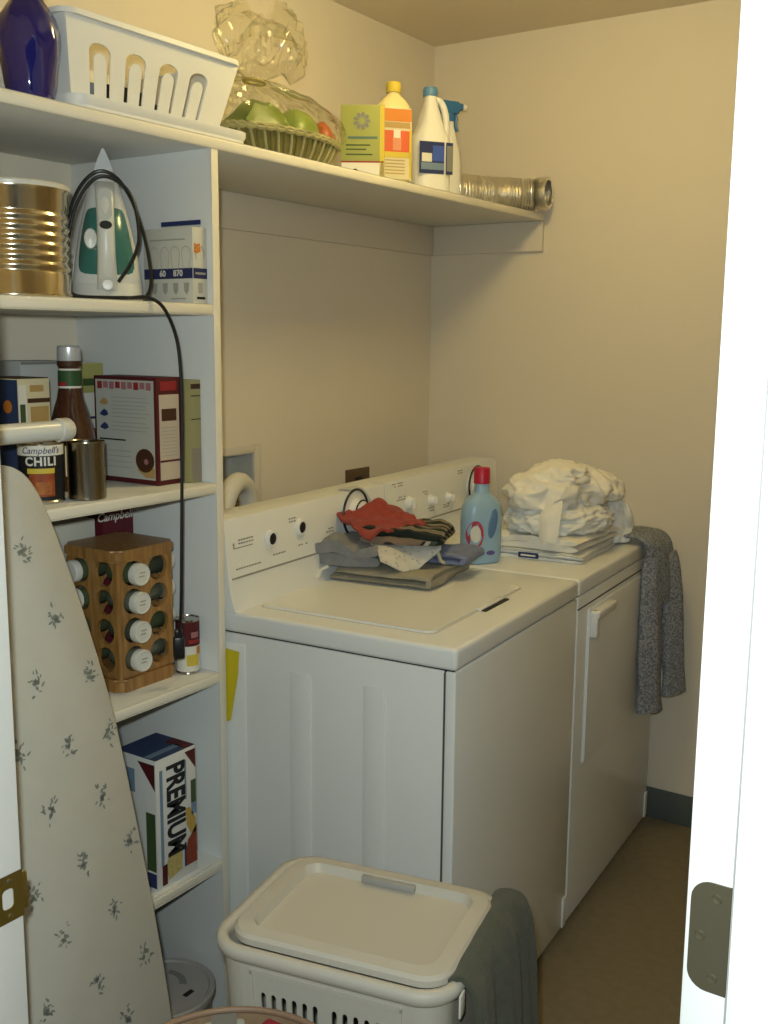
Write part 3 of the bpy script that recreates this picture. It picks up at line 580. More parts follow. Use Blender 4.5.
# sauce bottle
kb = thing('sauce_bottle', 'dark brown sauce bottle with silver cap and green neck label', 'bottle', (.250, -.252, ZB))
SG = mat('sauce_brown', (.055, .018, .010), .12, spec=.6, coat=.5)
part('glass_body', lathe(BM(), [(.0005, 0), (.040, 0), (.044, .004), (.0445, .09), (.042, .115), (.033, .15), (.025, .175), (.0215, .195), (.0205, .235), (.019, .240), (.019, .250)], 36), SG, kb)
part('cap', lathe(BM(), [(.0215, .246), (.0225, .248), (.0215, .272), (.019, .275), (.0005, .2755)], 32), mat('cap_silver', (.62, .64, .68), .3, metal=.4), kb)
part('neck_label', lathe(BM(), [(.0218, .197), (.0222, .1975), (.0212, .230), (.0208, .2305)], 36), flat_mat('neck_green', (.035, .085, .03)), kb)
part('label_edge', lathe(BM(), [(.0221, .195), (.0226, .1955), (.0224, .199), (.0218, .1995)], 36), GW, kb); part('label_edge', lathe(BM(), [(.0213, .2285), (.0216, .229), (.0213, .2315), (.0208, .232)], 36), GW, kb)
arc_patch(kb, 'red_panel', .0222, -1.9, -1.0, .199, .207, RED); part('cap_skirt', lathe(BM(), [(.0215, .236), (.0225, .237), (.0225, .246), (.0215, .2465)], 32), BRN, kb)
arc_patch(kb, 'body_label', .0446, -1.0, .3, .03, .088, CRM)
# chili can
cc = thing('chili_can', 'black chili can with white lettering on the second shelf', 'can', (.333, -.392, ZB))
part('can_body', lathe(BM(), [(.0005, 0), (.038, 0), (.0395, .002), (.0395, .004), (.038, .006), (.038, .105), (.0395, .107), (.0395, .110), (.0375, .1105), (.037, .108), (.0005, .108)], 40), STEEL, cc)
part('label', lathe(BM(), [(.0381, .007), (.0386, .0072), (.0386, .1038), (.0381, .104)], 48), BLK, cc)
fa = math.radians(-39)
arc_patch(cc, 'white_band', .0387, fa-1.5, fa+1.5, .086, .104, GW); text_wrap(cc, "Campbell's", .016, BLU, .0394, fa, .095, shear=.25)
text_wrap(cc, 'CHILI', .021, GW, .0388, fa, .0755, sx=1.0, bold=.0007, spacing=1.12)
arc_patch(cc, 'yellow_banner', .0388, fa-.62, fa+.62, .055, .064, YEL); arc_patch(cc, 'stew_picture', .0387, fa-.55, fa+.6, .014, .055, flat_mat('stew_red', (.28, .06, .02), var=.6, vscale=90)); arc_patch(cc, 'stew_beans', .0394, fa-.25, fa+.45, .018, .040, flat_mat('stew_orange', (.36, .12, .03), var=.7, vscale=120))
# steel tin cup
st = thing('steel_tin', 'plain shiny steel tin in front of the sauce bottle', 'tin', (.366, -.318, ZB))
part('tin_body', lathe(BM(), [(.0005, 0), (.032, 0), (.034, .002), (.034, .102), (.0345, .104), (.034, .106), (.0325, .104), (.0325, .004), (.0005, .003)], 44), mat('steel_brushed', (.30, .27, .22), .22, metal=1), st)
# brownie mix box
bb = thing('baking_mix_box', 'white baking mix box with dark red borders standing on the second shelf', 'box', (.352, -.126, ZB))
part('carton_body', bx(-.180, 0, 0, .066, 0, .214, .001), DRED, bb)
BOXP = flat_mat('box_panel', (.46, .46, .42))
flat(bb, 'white_panel', '-y', (0, 0, 0), -.174, -.008, .010, .207, BOXP); flat(bb, 'white_panel', '+x', (0, 0, 0), .006, .060, .010, .180, flat_mat('box_panel_tan', (.50, .42, .34)))
n0 = (0, -.0006, 0)
for k in range(9): flat(bb, 'header_print', '-y', n0, -.168+k*.0175, -.168+k*.0175+.0135, .188+.002*(k % 2), .203, PINK if k % 3 else RED)
for k, (z, c) in enumerate(((.163, TAN), (.140, BLU), (.113, BLU))):
    flat(bb, 'small_picture', '-y', n0, -.164, -.138, z-.007, z+.005, c, poly=[(-.164, z-.004), (-.150, z-.008), (-.138, z-.004), (-.142, z+.003), (-.150, z+.007), (-.158, z+.002)])
    for j in range(3): flat(bb, 'text_line', '-y', n0, -.128, -.03+.008*(j % 2), z+.008-j*.008, z+.0095-j*.008, LT)
flat(bb, 'text_line', '-y', n0, -.166, -.09, .0845, .0875, BLK)
for j in range(4): flat(bb, 'text_line', '-y', n0, -.164, -.075, .03+j*.011, .0315+j*.011, LT)
flat(bb, 'brownie_picture', '-y', n0, 0, 0, 0, 0, BRN, poly=[(-.030+.026*math.cos(a)-.006, .048+.024*math.sin(a)) for a in [2*PI*j/18 for j in range(18)] ])
flat(bb, 'plate_picture', '-y', (0, -.0003, 0), 0, 0, 0, 0, TAN, poly=[(-.058, .028), (-.035, .014), (-.009, .014), (-.009, .034), (-.04, .040)])
flat(bb, 'cookie_highlight', '-y', (0, -.0011, 0), 0, 0, 0, 0, PINK, poly=circ(-.032, .046, .006, 10))
flat(bb, 'logo_print', '+x', (0, 0, 0), .010, .054, .188, .206, RED); flat(bb, 'dark_picture', '+x', (.0006, 0, 0), .012, .052, .128, .152, BRN); flat(bb, 'red_line', '+x', (.0006, 0, 0), .006, .06, .046, .050, DRED)
for j in range(9): flat(bb, 'text_line', '+x', (.0006, 0, 0), .012, .052, .058+j*.007, .0594+j*.007, LT)
yb = thing('mustard_box', 'thin mustard yellow box squeezed between the baking mix and the shelf side', 'box', (.372, -.0525, ZB))
part('carton_body', bx(-.19, 0, 0, .029, 0, .208, .001), flat_mat('box_mustard', (.34, .31, .14)), yb)
flat(yb, 'brown_band', '+x', (0, 0, 0), .001, .028, .190, .200, BRN); flat(yb, 'dark_line', '+x', (0, 0, 0), .001, .028, .128, .130, BRN); flat(yb, 'grey_base', '+x', (0, 0, 0), .001, .028, .004, .07, flat_mat('print_taupe', (.28, .24, .18))); flat(yb, 'dark_line', '+x', (0, 0, 0), .001, .028, .175, .177, BRN)

# ------------------------------------------------------------------ third shelf: spice rack, cans
def wood(nt, b):
    tc = nt.nodes.new('ShaderNodeTexCoord'); mp = nt.nodes.new('ShaderNodeMapping'); mp.inputs['Scale'].default_value = (60, 60, 8)
    n = nt.nodes.new('ShaderNodeTexNoise'); n.inputs['Scale'].default_value = 1.6; n.inputs['Detail'].default_value = 6; r = nt.nodes.new('ShaderNodeValToRGB')
    r.color_ramp.elements[0].position = .3; r.color_ramp.elements[0].color = (.22, .105, .028, 1); r.color_ramp.elements[1].position = .75; r.color_ramp.elements[1].color = (.42, .225, .07, 1)
    nt.links.new(tc.outputs['Object'], mp.inputs[0]); nt.links.new(mp.outputs[0], n.inputs[0]); nt.links.new(n.outputs[0], r.inputs[0]); nt.links.new(r.outputs[0], b.inputs['Base Color']); b.inputs['Roughness'].default_value = .38
WOOD = node_mat('oak_wood', wood)
RX, RY, RW = .270, -.160, .073        # centre and half width
rk = thing('spice_rack', 'square wooden spice rack with rounded top on the third shelf', 'spice rack', (RX, RY, ZCC))
def slab(z0, z1, h, r, bev):
    bm = prism(BM(), rrect(-h, h, -h, h, r, 5), lambda u, v, w: Vector((u, v, z0+(z1-z0)*w)))
    bmesh.ops.bevel(bm, geom=[e for e in bm.edges if abs(e.verts[0].co.z-e.verts[1].co.z) < 1e-6], offset=bev, segments=3, affect='EDGES'); return bm
part('base_board', slab(0, .026, RW+.006, .018, .004), WOOD, rk); part('top_board', slab(.262, .286, RW+.008, .018, .005), WOOD, rk)
ROWS = [.062, .120, .179, .236]; HW = .066
for (nx, ny) in ((1, 0), (0, -1), (-1, 0), (0, 1)):
    cells = []
    for i, z in enumerate(ROWS):
        z0 = .027 if i == 0 else (ROWS[i-1]+z)/2; z1 = .2615 if i == 3 else (ROWS[i+1]+z)/2
        cells += [((-HW, 0, z0, z1), circ(-.034, z, .0255, 18)), ((0, HW, z0, z1), circ(.034, z, .0255, 18))]
    # u runs to the right seen from outside
    f = lambda u, v, w, nx=nx, ny=ny: Vector((nx*(RW-.009*w)-ny*u, ny*(RW-.009*w)+nx*u, v))
    sp_ = part('side_board', holed(BM(), cells, f), WOOD, rk, smooth=False)
for sx_ in (-1, 1):
    for sy_ in (-1, 1): part('corner_post', bx(sx_*(RW-.004)-.005, sx_*(RW-.004)+.005, sy_*(RW-.004)-.005, sy_*(RW-.004)+.005, .026, .262, .002), WOOD, rk)
JG = mat('jar_glass', (.10, .11, .08), .1, spec=.6, coat=.4); LIDW = mat('jar_lid', (.66, .66, .62), .4)
HERB = [mat('herb_%d' % i, c, .9, var=.4, vscale=200) for i, c in enumerate(((.07, .06, .02), (.05, .07, .03), (.10, .05, .02), (.04, .05, .03)))]
RN = ['bottom', 'second lowest', 'second highest', 'top']
def jar(loc, ang, row, where, k):
    j = thing('spice_jar', 'white lidded spice jar %s, %s of four' % (where, RN[row]), 'jar', loc, ang, 'spice jars in the wooden rack')
    R = Matrix.Rotation(PI/2, 3, 'Y')       # axis along local +x, lid outwards
    part('glass', lathe(BM(), [(.0005, -.058), (.019, -.058), (.0205, -.055), (.0205, .0), (.018, .004), (.017, .008)], 22, (0, 0, 0), R), HERB[k % 4] if k % 2 else JG, j)
    l = part('lid', lathe(BM(), [(.0205, .006), (.0218, .007), (.0222, .021), (.0205, .024), (.0185, .0235), (.018, .0228), (.0005, .0228)], 28, (0, 0, 0), R), LIDW, j)
    if where == 'facing the washer':
        for q in range(2): part('embossed_mark', bx(.0226, .0234, -.008+q*.002, .006+q*.002, -.004+q*.007, -.0015+q*.007), LT, l)
k = 0
for i, z in enumerate(ROWS):
    jar((RX+RW+.004, RY-.034, ZCC+z), 0, i, 'facing the washer', k); k += 1
    jar((RX-.034, RY-RW-.004, ZCC+z), -PI/2, i, 'facing the doorway', k+i); k += 1
    jar((RX+.034, RY+RW+.004, ZCC+z), PI/2, i, 'facing the shelf side panel', k); k += 1
sc = thing('soup_can', 'small can with maroon and white label beside the spice rack', 'can', (.350, -.053, ZCC))
part('can_body', lathe(BM(), [(.0005, 0), (.0245, 0), (.0255, .002), (.0245, .005), (.0245, .112), (.0255, .114), (.0255, .1165), (.024, .117), (.0235, .115), (.0005, .115)], 32), STEEL, sc)
part('label', lathe(BM(), [(.0246, .006), (.025, .0062), (.025, .0598), (.0246, .06)], 36), GW, sc); part('label_top', lathe(BM(), [(.0246, .06), (.025, .0602), (.025, .1108), (.0246, .111)], 36), DRED, sc)
arc_patch(sc, 'yellow_print', .0251, -.9, .2, .018, .042, YEL); arc_patch(sc, 'orange_print', .0251, .0, .4, .042, .058, ORG); arc_patch(sc, 'script_print', .0251, -.5, .2, .078, .09, PINK); arc_patch(sc, 'red_print', .0251, -.7, .3, .066, .074, RED)
rc = thing('maroon_carton', 'dark maroon carton with white script behind the spice rack', 'carton', (.165, -.108, ZCC))
part('carton_body', bx(-.10, 0, 0, .085, 0, .345, .001), flat_mat('carton_maroon', (.10, .012, .02)), rc)
text_on(rc, "Campbell's", .026, GW, (.0006, .040, .316), (0, 1, 0), (0, 0, 1), shear=.25, bold=.0003)
wc2 = thing('white_carton', 'plain white carton behind the spice rack left of the maroon one', 'carton', (.165, -.265, ZCC))
part('carton_body', bx(-.10, 0, 0, .135, 0, .318, .001), BXW, wc2)

# ------------------------------------------------------------------ fourth shelf: cracker box
pb = thing('cracker_box', 'tall white and blue cracker box lettered PREMIUM on the fourth shelf', 'box', (.395, -.197, ZD))
PW = flat_mat('cracker_white', (.62, .62, .60)); PN = flat_mat('cracker_navy', (.035, .055, .13))
part('carton_body', bx(-.115, 0, 0, .114, 0, .279, .001), PW, pb)
flat(pb, 'blue_top', '+z', (0, 0, .279), .001, .113, .001, .114, PN); flat(pb, 'pale_stripe', '+z', (0, 0, .2796), .004, .09, .02, .035, LBL); flat(pb, 'red_corner', '+z', (0, 0, .2796), .085, .112, .002, .06, DRED)
f0 = (0, 0, 0)
flat(pb, 'red_corner', '+x', f0, 0, 0, 0, 0, DRED, poly=[(.082, .272), (.112, .230), (.112, .272)]); flat(pb, 'blue_stripe', '+x', f0, .010, .018, .05, .255, LBL)
text_on(pb, 'PREMIUM', .062, BLK, (.0007, .052, .160), (0, 0, -1), (0, 1, 0), sx=.78, sy=1.12, bold=.0022)
flat(pb, 'blue_text', '+x', f0, .080, .085, .17, .255, LBL); flat(pb, 'green_tab', '+x', f0, .098, .112, .155, .205, GRN); flat(pb, 'blue_tab', '+x', f0, .098, .112, .13, .155, LBL)
flat(pb, 'cracker_picture', '+x', f0, 0, 0, 0, 0, flat_mat('cracker_gold', (.46, .30, .07), var=.4, vscale=120), poly=[(.082, .150), (.094, .148), (.110, .118), (.110, .09), (.098, .086), (.084, .112)])
flat(pb, 'red_bowl', '+x', f0, 0, 0, 0, 0, flat_mat('bowl_red', (.22, .045, .02)), poly=[(.082, .022), (.112, .022), (.112, .105), (.098, .088), (.086, .078), (.080, .05)]); flat(pb, 'bowl_rim', '+x', (-.0001, 0, 0), .076, .082, .022, .075, BLU)
flat(pb, 'cracker_picture', '+x', f0, 0, 0, 0, 0, flat_mat('cracker_tan', (.44, .36, .14), var=.4, vscale=140), poly=[(.030, .012), (.068, .022), (.070, .062), (.034, .070), (.022, .045)])
flat(pb, 'red_tab', '+x', f0, .012, .026, .006, .05, DRED)
flat(pb, 'red_corner', '-y', f0, 0, 0, 0, 0, DRED, poly=[(-.05, .27), (-.003, .27), (-.003, .215)]); flat(pb, 'green_panel', '-y', f0, -.03, -.004, .04, .165, GRN); flat(pb, 'blue_text', '-y', f0, -.09, -.06, .2, .25, LBL); flat(pb, 'dark_panel', '-y', f0, -.03, -.004, .004, .035, BLU)

# ------------------------------------------------------------------ floor level: lidded tub
tb = thing('lidded_tub', 'round translucent plastic tub with lid on the floor under the shelves', 'tub', (.348, -.146, .0005))
TBM = mat('tub_plastic', (.40, .38, .36), .35)
part('tub_body', lathe(BM(), [(.0005, 0), (.092, 0), (.095, .003), (.104, .095), (.107, .1), (.104, .1), (.100, .095), (.091, .006), (.0005, .005)], 44), TBM, tb)
td = part('lid', lathe(BM(), [(.1075, .098), (.110, .0985), (.110, .110), (.106, .113), (.098, .112), (.095, .1085), (.0005, .108)], 48), mat('tub_lid', (.34, .32, .31), .35), tb)
part('lid_print', prism(BM(), [(.04+.055*math.cos(a)-.055, .05*math.sin(a)+.01) for a in [.6+j*.2 for j in range(8)]][::1]+[(.04+.038*math.cos(a)-.055, .036*math.sin(a)+.01) for a in [2.0-j*.2 for j in range(8)]], lambda u, v, w: Vector((u, v, .1082+.0006*w))), GRY, td)
part('lid_mark', bx(.05, .062, .005, .03, .1082, .1088), BLK, td)

# ------------------------------------------------------------------ ironing board leaning on the shelf unit
BT = math.atan2(.18, 1.29)
ib = thing('ironing_board', 'ironing board with pale floral cover leaning on end beside the doorway', 'ironing board', (.66, -.585, 0)); ib.rotation_euler = (0, -BT, 0)
HWS = [(.004, .150), (.01, .170), (.03, .188), (.10, .199), (.274, .202), (.453, .196), (.643, .182), (.80, .168), (.90, .155), (1.045, .126), (1.168, .095), (1.237, .073), (1.275, .052), (1.293, .030), (1.30, .008)]
def outline(off=0):
    sp = spline([(h-off, s, 0) for s, h in HWS], 4); R_ = [(p.x, p.y) for p in sp]
    return R_+[(-u, v) for u, v in R_[::-1]]
COVER = mat('cover_fabric', (.49, .48, .435), .9, spec=.1, var=.05, vscale=15, bump=.25, bscale=500, sheen=.1)
bm = BM(); O1 = outline(); O2 = outline(.006)
skin_rings(bm, [[(x, u, v) for u, v in L] for L, x in ((O2, -.022), (O1, -.018), (O1, -.006), (O2, 0))])
part('padded_cover', bm, COVER, ib, angle=50)
part('metal_deck', prism(BM(), outline(.012), lambda u, v, w: Vector((-.030+.008*w, u, v))), WHITE_PAINT, ib)
FPR = mat('flower_print', (.21, .225, .20), .9, spec=.1)
bm = BM(); rnd = random.Random(3)
MOT = [(-.567, 1.161), (-.519, 1.046), (-.573, .948), (-.467, .936), (-.527, .838), (-.579, .743), (-.475, .735), (-.53, .636), (-.427, .634), (-.482, .535), (-.586, .539), (-.429, .43), (-.532, .431), (-.63, .627), (-.639, .432), (-.621, .849), (-.485, .342), (-.444, .83), (-.64, 1.04), (-.67, .945), (-.68, .74), (-.73, .63), (-.69, .53), (-.74, .43), (-.585, .34), (-.69, .335), (-.43, .22), (-.53, .22), (-.64, .22), (-.74, .22), (-.48, .12), (-.59, .12), (-.69, .12)]
for y, s in MOT:
    u0 = y+.585; tilt = rnd.uniform(-.3, .3)
    for k in range(16):
        a = rnd.uniform(0, 2*PI); r = rnd.uniform(.003, .009) if k < 6 else rnd.uniform(.010, .021); L = rnd.uniform(.004, .007) if k < 6 else rnd.uniform(.003, .006); wd = L*(.55 if k < 6 else .35)
        cx, cy = u0+r*math.cos(a)*.8, s+r*math.sin(a)*1.15; b_ = a+rnd.uniform(-1, 1)
        vs = [bm.verts.new((.0006, cx+p*math.cos(b_)-q*math.sin(b_), cy+p*math.sin(b_)+q*math.cos(b_))) for p, q in ((-L, 0), (-L*.4, wd), (L*.4, wd*.8), (L, 0), (L*.4, -wd*.8), (-L*.4, -wd))]
        bm.faces.new(vs)
fp = part('flower_print', bm, FPR, ib, smooth=False); fp['kind'] = 'stuff'
TUBEW = mat('tube_white', (.62, .62, .58), .25, spec=.5)
LZ = 1.347
part('foot_bar', tube(BM(), [(-.014, -.14, LZ), (-.014, .135, LZ)], .0165, 18), TUBEW, ib)
for y0, y1 in ((.128, .156), (-.16, -.134)):
    part('rubber_cap', lathe(BM(), [(.018, 0), (.0195, .002), (.0195, .022), (.016, .027), (.0005, .028)] if y0 > 0 else [(.0005, -.002), (.016, -.001), (.0195, .004), (.0195, .024), (.018, .026)], 20, (-.014, y0, LZ), Matrix.Rotation(-PI/2, 3, 'X')), mat('cap_white', (.55, .55, .52), .45), ib)
for y in (-.022, .010): part('leg', tube(BM(), [(-.040, y, .25), (-.044, y, 1.30), (-.040, y, 1.325), (-.016, y, LZ)], .010, 12), TUBEW, ib)
part('foot_bar', tube(BM(), [(-.045, -.15, .22), (-.045, .15, .22)], .011, 12), TUBEW, ib)

# ------------------------------------------------------------------ laundry hamper with towel
hm = thing('laundry_hamper', 'tall beige plastic laundry hamper with lid standing before the washer', 'hamper', (1.003, -.345, .0005), .205)
HA, HB, HZ = .186, .142, .575
def hs(z): return .83+.17*z/HZ
def hring(z, off=0, r=.045, n=8): k = hs(z); return [(u, v, z) for u, v in rrect(-HA*k-off, HA*k+off, -HB*k-off, HB*k+off, r, n)]
bm = BM()
pan = [i for i in range(36)]
# three plain sides + near side built as slotted panel
outer = lambda z, off=0: hring(z, off)
rz_ = [0, .01, .15, .3, .45, HZ]
def wall(off):
    R_ = []
    for z in rz_: R_.append([bm.verts.new(p) for p in hring(z, off)])
    n = len(R_[0])
    for a, b in zip(R_, R_[1:]):
        for i in range(n):
            j = (i+1) % n
            if i == 26: continue        # the near face between its two corners
            bm.faces.new((a[i], a[j], b[j], b[i]))
    return R_
Ro = wall(0); Ri = wall(-.003)
bm.faces.new(Ri[0]); bm.faces.new(Ro[0][::-1])
def nf(u, v, w): k = hs(v); ex = HA*k-.045; return Vector((u*ex, -HB*k+.003*w, v))
us = [-.80+k*.125 for k in range(7)]; us2 = [.05+k*.125 for k in range(7)]
cells = []
for U in (us, us2):
    for a, b in zip(U, U[1:]):
        c = (a+b)/2
        for v0, v1 in ((.345, .535), (.10, .30)):
            h0, h1 = v0+.018, v1-.018; hw = .031
            hole = [(c+hw*math.cos(t), h1-.006+.006*math.sin(t)) for t in [PI*q/6 for q in range(7)]]+[(c-hw*math.cos(t), h0+.006-.006*math.sin(t)) for t in [PI*q/6 for q in range(7)]]
            cells.append(((a, b, v0, v1), hole))
holed(bm, cells, nf)
fill = [(-1, -.80, 0, HZ), (.80, 1, 0, HZ), (-.05, .05, 0, HZ)]
for a, b in ((-.80, -.05), (.05, .80)): fill += [(a, b, 0, .10), (a, b, .30, .345), (a, b, .535, HZ)]
for a, b, v0, v1 in fill: prism(bm, [(a, v0), (b, v0), (b, v1), (a, v1)], nf)
part('hamper_body', bm, PLASTIC_C, hm, angle=30)
bm = BM()
for v0, v1, in ((.545, .552),): prism(bm, [(-.88, v0), (.88, v0), (.88, v1), (-.88, v1)], lambda u, v, w: nf(u, v, 0)+Vector((0, -.003*w, 0)))
for a, b in ((-.88, -.85), (.85, .88)): prism(bm, [(a, .08), (b, .08), (b, .55), (a, .55)], lambda u, v, w: nf(u, v, 0)+Vector((0, -.003*w, 0)))
part('panel_moulding', bm, PLASTIC_C, hm)
bm = BM()
L_ = [hring(HZ, o_) for o_ in (0,)]
rr_ = lambda o_, z: [(u, v, z) for u, v in rrect(-HA-o_, HA+o_, -HB-o_, HB+o_, .05+o_, 8)]
skin_rings(bm, [rr_(-.006, HZ-.004), rr_(.006, HZ-.012), rr_(.012, HZ-.006), rr_(.014, HZ+.004), rr_(.010, HZ+.012), rr_(.0, HZ+.013), rr_(-.006, HZ+.008), rr_(-.006, HZ-.004)], cap=False)
part('rolled_rim', bm, PLASTIC_C, hm, angle=70)
bm = BM(); lz = HZ+.0045
def lr(a, b, r, z, dx=.004, dy=.003): return [(u+dx, v+dy, z) for u, v in rrect(-a, a, -b, b, r, 8)]
skin_rings(bm, [lr(HA-.012, HB-.012, .045, lz), lr(HA-.008, HB-.008, .046, lz+.003), lr(HA-.008, HB-.008, .046, lz+.013), lr(HA-.013, HB-.013, .042, lz+.018), lr(HA-.036, HB-.034, .028, lz+.020), lr(HA-.042, HB-.040, .024, lz+.006), lr(HA-.05, HB-.048, .02, lz+.0045)])
ld = part('lid', bm, PLASTIC_C, hm, angle=28)
LG = mat('grip_shade_grey', (.34, .33, .31), .5)
part('grip_notch_shade', bx(-.045, .050, HB-.043, HB-.0325, lz+.0065, lz+.0185, .002), LG, ld)  # grey block paints the shade of the hand notch in the lid wall
# towel over the hamper's right rim
def sheet(bm, f, nu, nv, t):
    g = [[f(i/nu, j/nv) for j in range(nv+1)] for i in range(nu+1)]; N = [[None]*(nv+1) for _ in range(nu+1)]
    for i in range(nu+1):
        for j in range(nv+1):
            du = g[min(i+1, nu)][j]-g[max(i-1, 0)][j]; dv = g[i][min(j+1, nv)]-g[i][max(j-1, 0)]; n = du.cross(dv); N[i][j] = n.normalized() if n.length > 1e-9 else Vector((0, 0, 1))
    A = [[bm.verts.new(g[i][j]+N[i][j]*t/2) for j in range(nv+1)] for i in range(nu+1)]; B = [[bm.verts.new(g[i][j]-N[i][j]*t/2) for j in range(nv+1)] for i in range(nu+1)]
    for i in range(nu):
        for j in range(nv):
            bm.faces.new((A[i][j], A[i+1][j], A[i+1][j+1], A[i][j+1])); bm.faces.new((B[i][j], B[i][j+1], B[i+1][j+1], B[i+1][j]))
    for i in range(nu):
        bm.faces.new((A[i][0], B[i][0], B[i+1][0], A[i+1][0])); bm.faces.new((A[i][nv], A[i+1][nv], B[i+1][nv], B[i][nv]))
    for j in range(nv):
        bm.faces.new((A[0][j], A[0][j+1], B[0][j+1], B[0][j])); bm.faces.new((A[nu][j], B[nu][j], B[nu][j+1], A[nu][j+1]))
    return bm
nz = lambda x, y, z=0: noise.noise(Vector((x, y, z)))
tp_ = spline([(.120, 0, .560), (.158, 0, .566), (.180, 0, .588), (.204, 0, .591), (.222, 0, .556), (.230, 0, .47), (.234, 0, .34), (.230, 0, .20), (.226, 0, .10)], 8)
def tf(u, v):
    k = u*(len(tp_)-1); i = min(int(k), len(tp_)-2); p = tp_[i].lerp(tp_[i+1], k-i); over = max(0, u-.35)/.65
    y = -.105+.265*v+over*(.03*(v-.5)+.05*v); wv = .012*math.sin(v*13+.6)*over+.007*math.sin(v*31)*over
    return Vector((p.x+wv+.006*nz(v*5, u*6), y, p.z+.03*over*nz(v*2.5, 4)-.03*over*(1-v)))
TOW = mat('towel_green', (.085, .09, .065), .95, spec=.05, var=.2, vscale=60, bump=1.0, bscale=380, sheen=.15)
o = part('hanging_towel', sheet(BM(), tf, 60, 40, .008), TOW, angle=60)
tag(o, 'dark grey green towel hanging out over the right rim of the hamper', 'towel'); o.location = hm.location; o.rotation_euler = hm.rotation_euler
o = part('white_tag', bx(.2015, .2045, -.128, -.108, .548, .582, .0005), GW, None); tag(o, 'small white cloth corner poking out beside the towel at the hamper rim', 'cloth'); o.location = hm.location; o.rotation_euler = hm.rotation_euler
# laundry inside the hamper
def heap(name, label, cat, loc, size, seed, material, amp=.25, sub=5, group=None, rz=0, freq=1.5):
    bm = BM(); bmesh.ops.create_icosphere(bm, subdivisions=sub, radius=1); S = Vector((seed*7.3, seed*3.1, seed))
    for v in bm.verts:
        q = v.co.normalized(); w = Vector((noise.noise(q*1.1+S), noise.noise(q*1.1+S*2), noise.noise(q*1.1-S)))*.55; p = q*freq+w+S
        rdg = 1-abs(noise.noise(p))*2.2; rdg2 = 1-abs(noise.noise(p*2.1+S))*2.2
        d = 1+amp*(.55*rdg+.30*rdg2+.5*noise.noise(q*1.3+S))
        c = Vector((q.x*size[0], q.y*size[1], q.z*size[2]))*d
        if c.z < -size[2]*.45: c.z = -size[2]*.45+(c.z+size[2]*.45)*.12
        v.co = c
    mz = min(v.co.z for v in bm.verts)
    for v in bm.verts: v.co.z -= mz
    o = part(name, bm, material, None, angle=80); o.location = loc; o.rotation_euler = (0, 0, rz); return tag(o, label, cat, group)
heap('laundry_heap', 'dark laundry seen through the slots of the hamper', 'laundry', (1.003, -.345, .02), (.125, .088, .22), 4, mat('dark_laundry', (.06, .055, .07), .9, var=.5, vscale=12), .12, 4)

# ------------------------------------------------------------------ round basket by the doorway
rb = thing('round_basket', 'round tan rimmed basket full of packets at the bottom edge before the hamper', 'basket', (1.030, -.690, .0005))
TANW = mat('tan_wicker', (.30, .20, .12), .6, var=.25, vscale=80, bump=.5, bscale=300)
part('basket_body', lathe(BM(), [(.0005, 0), (.125, 0), (.13, .004), (.155, .30), (.162, .518), (.159, .518), (.152, .30), (.124, .010), (.0005, .009)], 56, mod=lambda a, z: 1+.006*math.sin(28*a)), TANW, rb)
part('rim', tube(BM(), [(.163*math.cos(t), .163*math.sin(t), .522) for t in [2*PI*k/64 for k in range(65)]], .0045, 10, cap=False), mat('tan_rim', (.27, .17, .11), .5), rb)
for i, (x, y, z, dx, dy, dz, rz, c, lab) in enumerate(((-.088, .092, .33, .060, .040, .190, .78, (.42, .42, .40), 'white and grey packet in the round basket, at its left'), (-.012, .126, .33, .075, .036, .194, .05, (.30, .012, .03), 'red packet in the round basket beside the white one'), (.075, .100, .33, .060, .040, .188, -.65, (.40, .24, .04), 'orange packet in the round basket, at its right'), (.0, -.020, .33, .14, .10, .165, .1, (.40, .38, .34), 'pale packet in the round basket, nearest the doorway'))):
    o = part('food_packet', bx(-dx/2, dx/2, -dy/2, dy/2, 0, dz, .006, seg=3), mat('packet_%d' % i, c, .45, bump=.3, bscale=40), None)
    tag(o, lab, 'packet', 'packets in the round basket'); o.location = (1.03+x, -.69+y, z); o.rotation_euler = (0, 0, rz)
    if i == 0: flat(o, 'grey_print', '+z', (0, 0, dz), -.03, .03, -.018, .018, GRY)
heap('paper_filling', 'crumpled paper filling beneath the packets of the round basket', 'paper', (1.03, -.69, .012), (.105, .105, .19), 9, mat('paper_brown', (.25, .2, .15), .8), .08, 4)

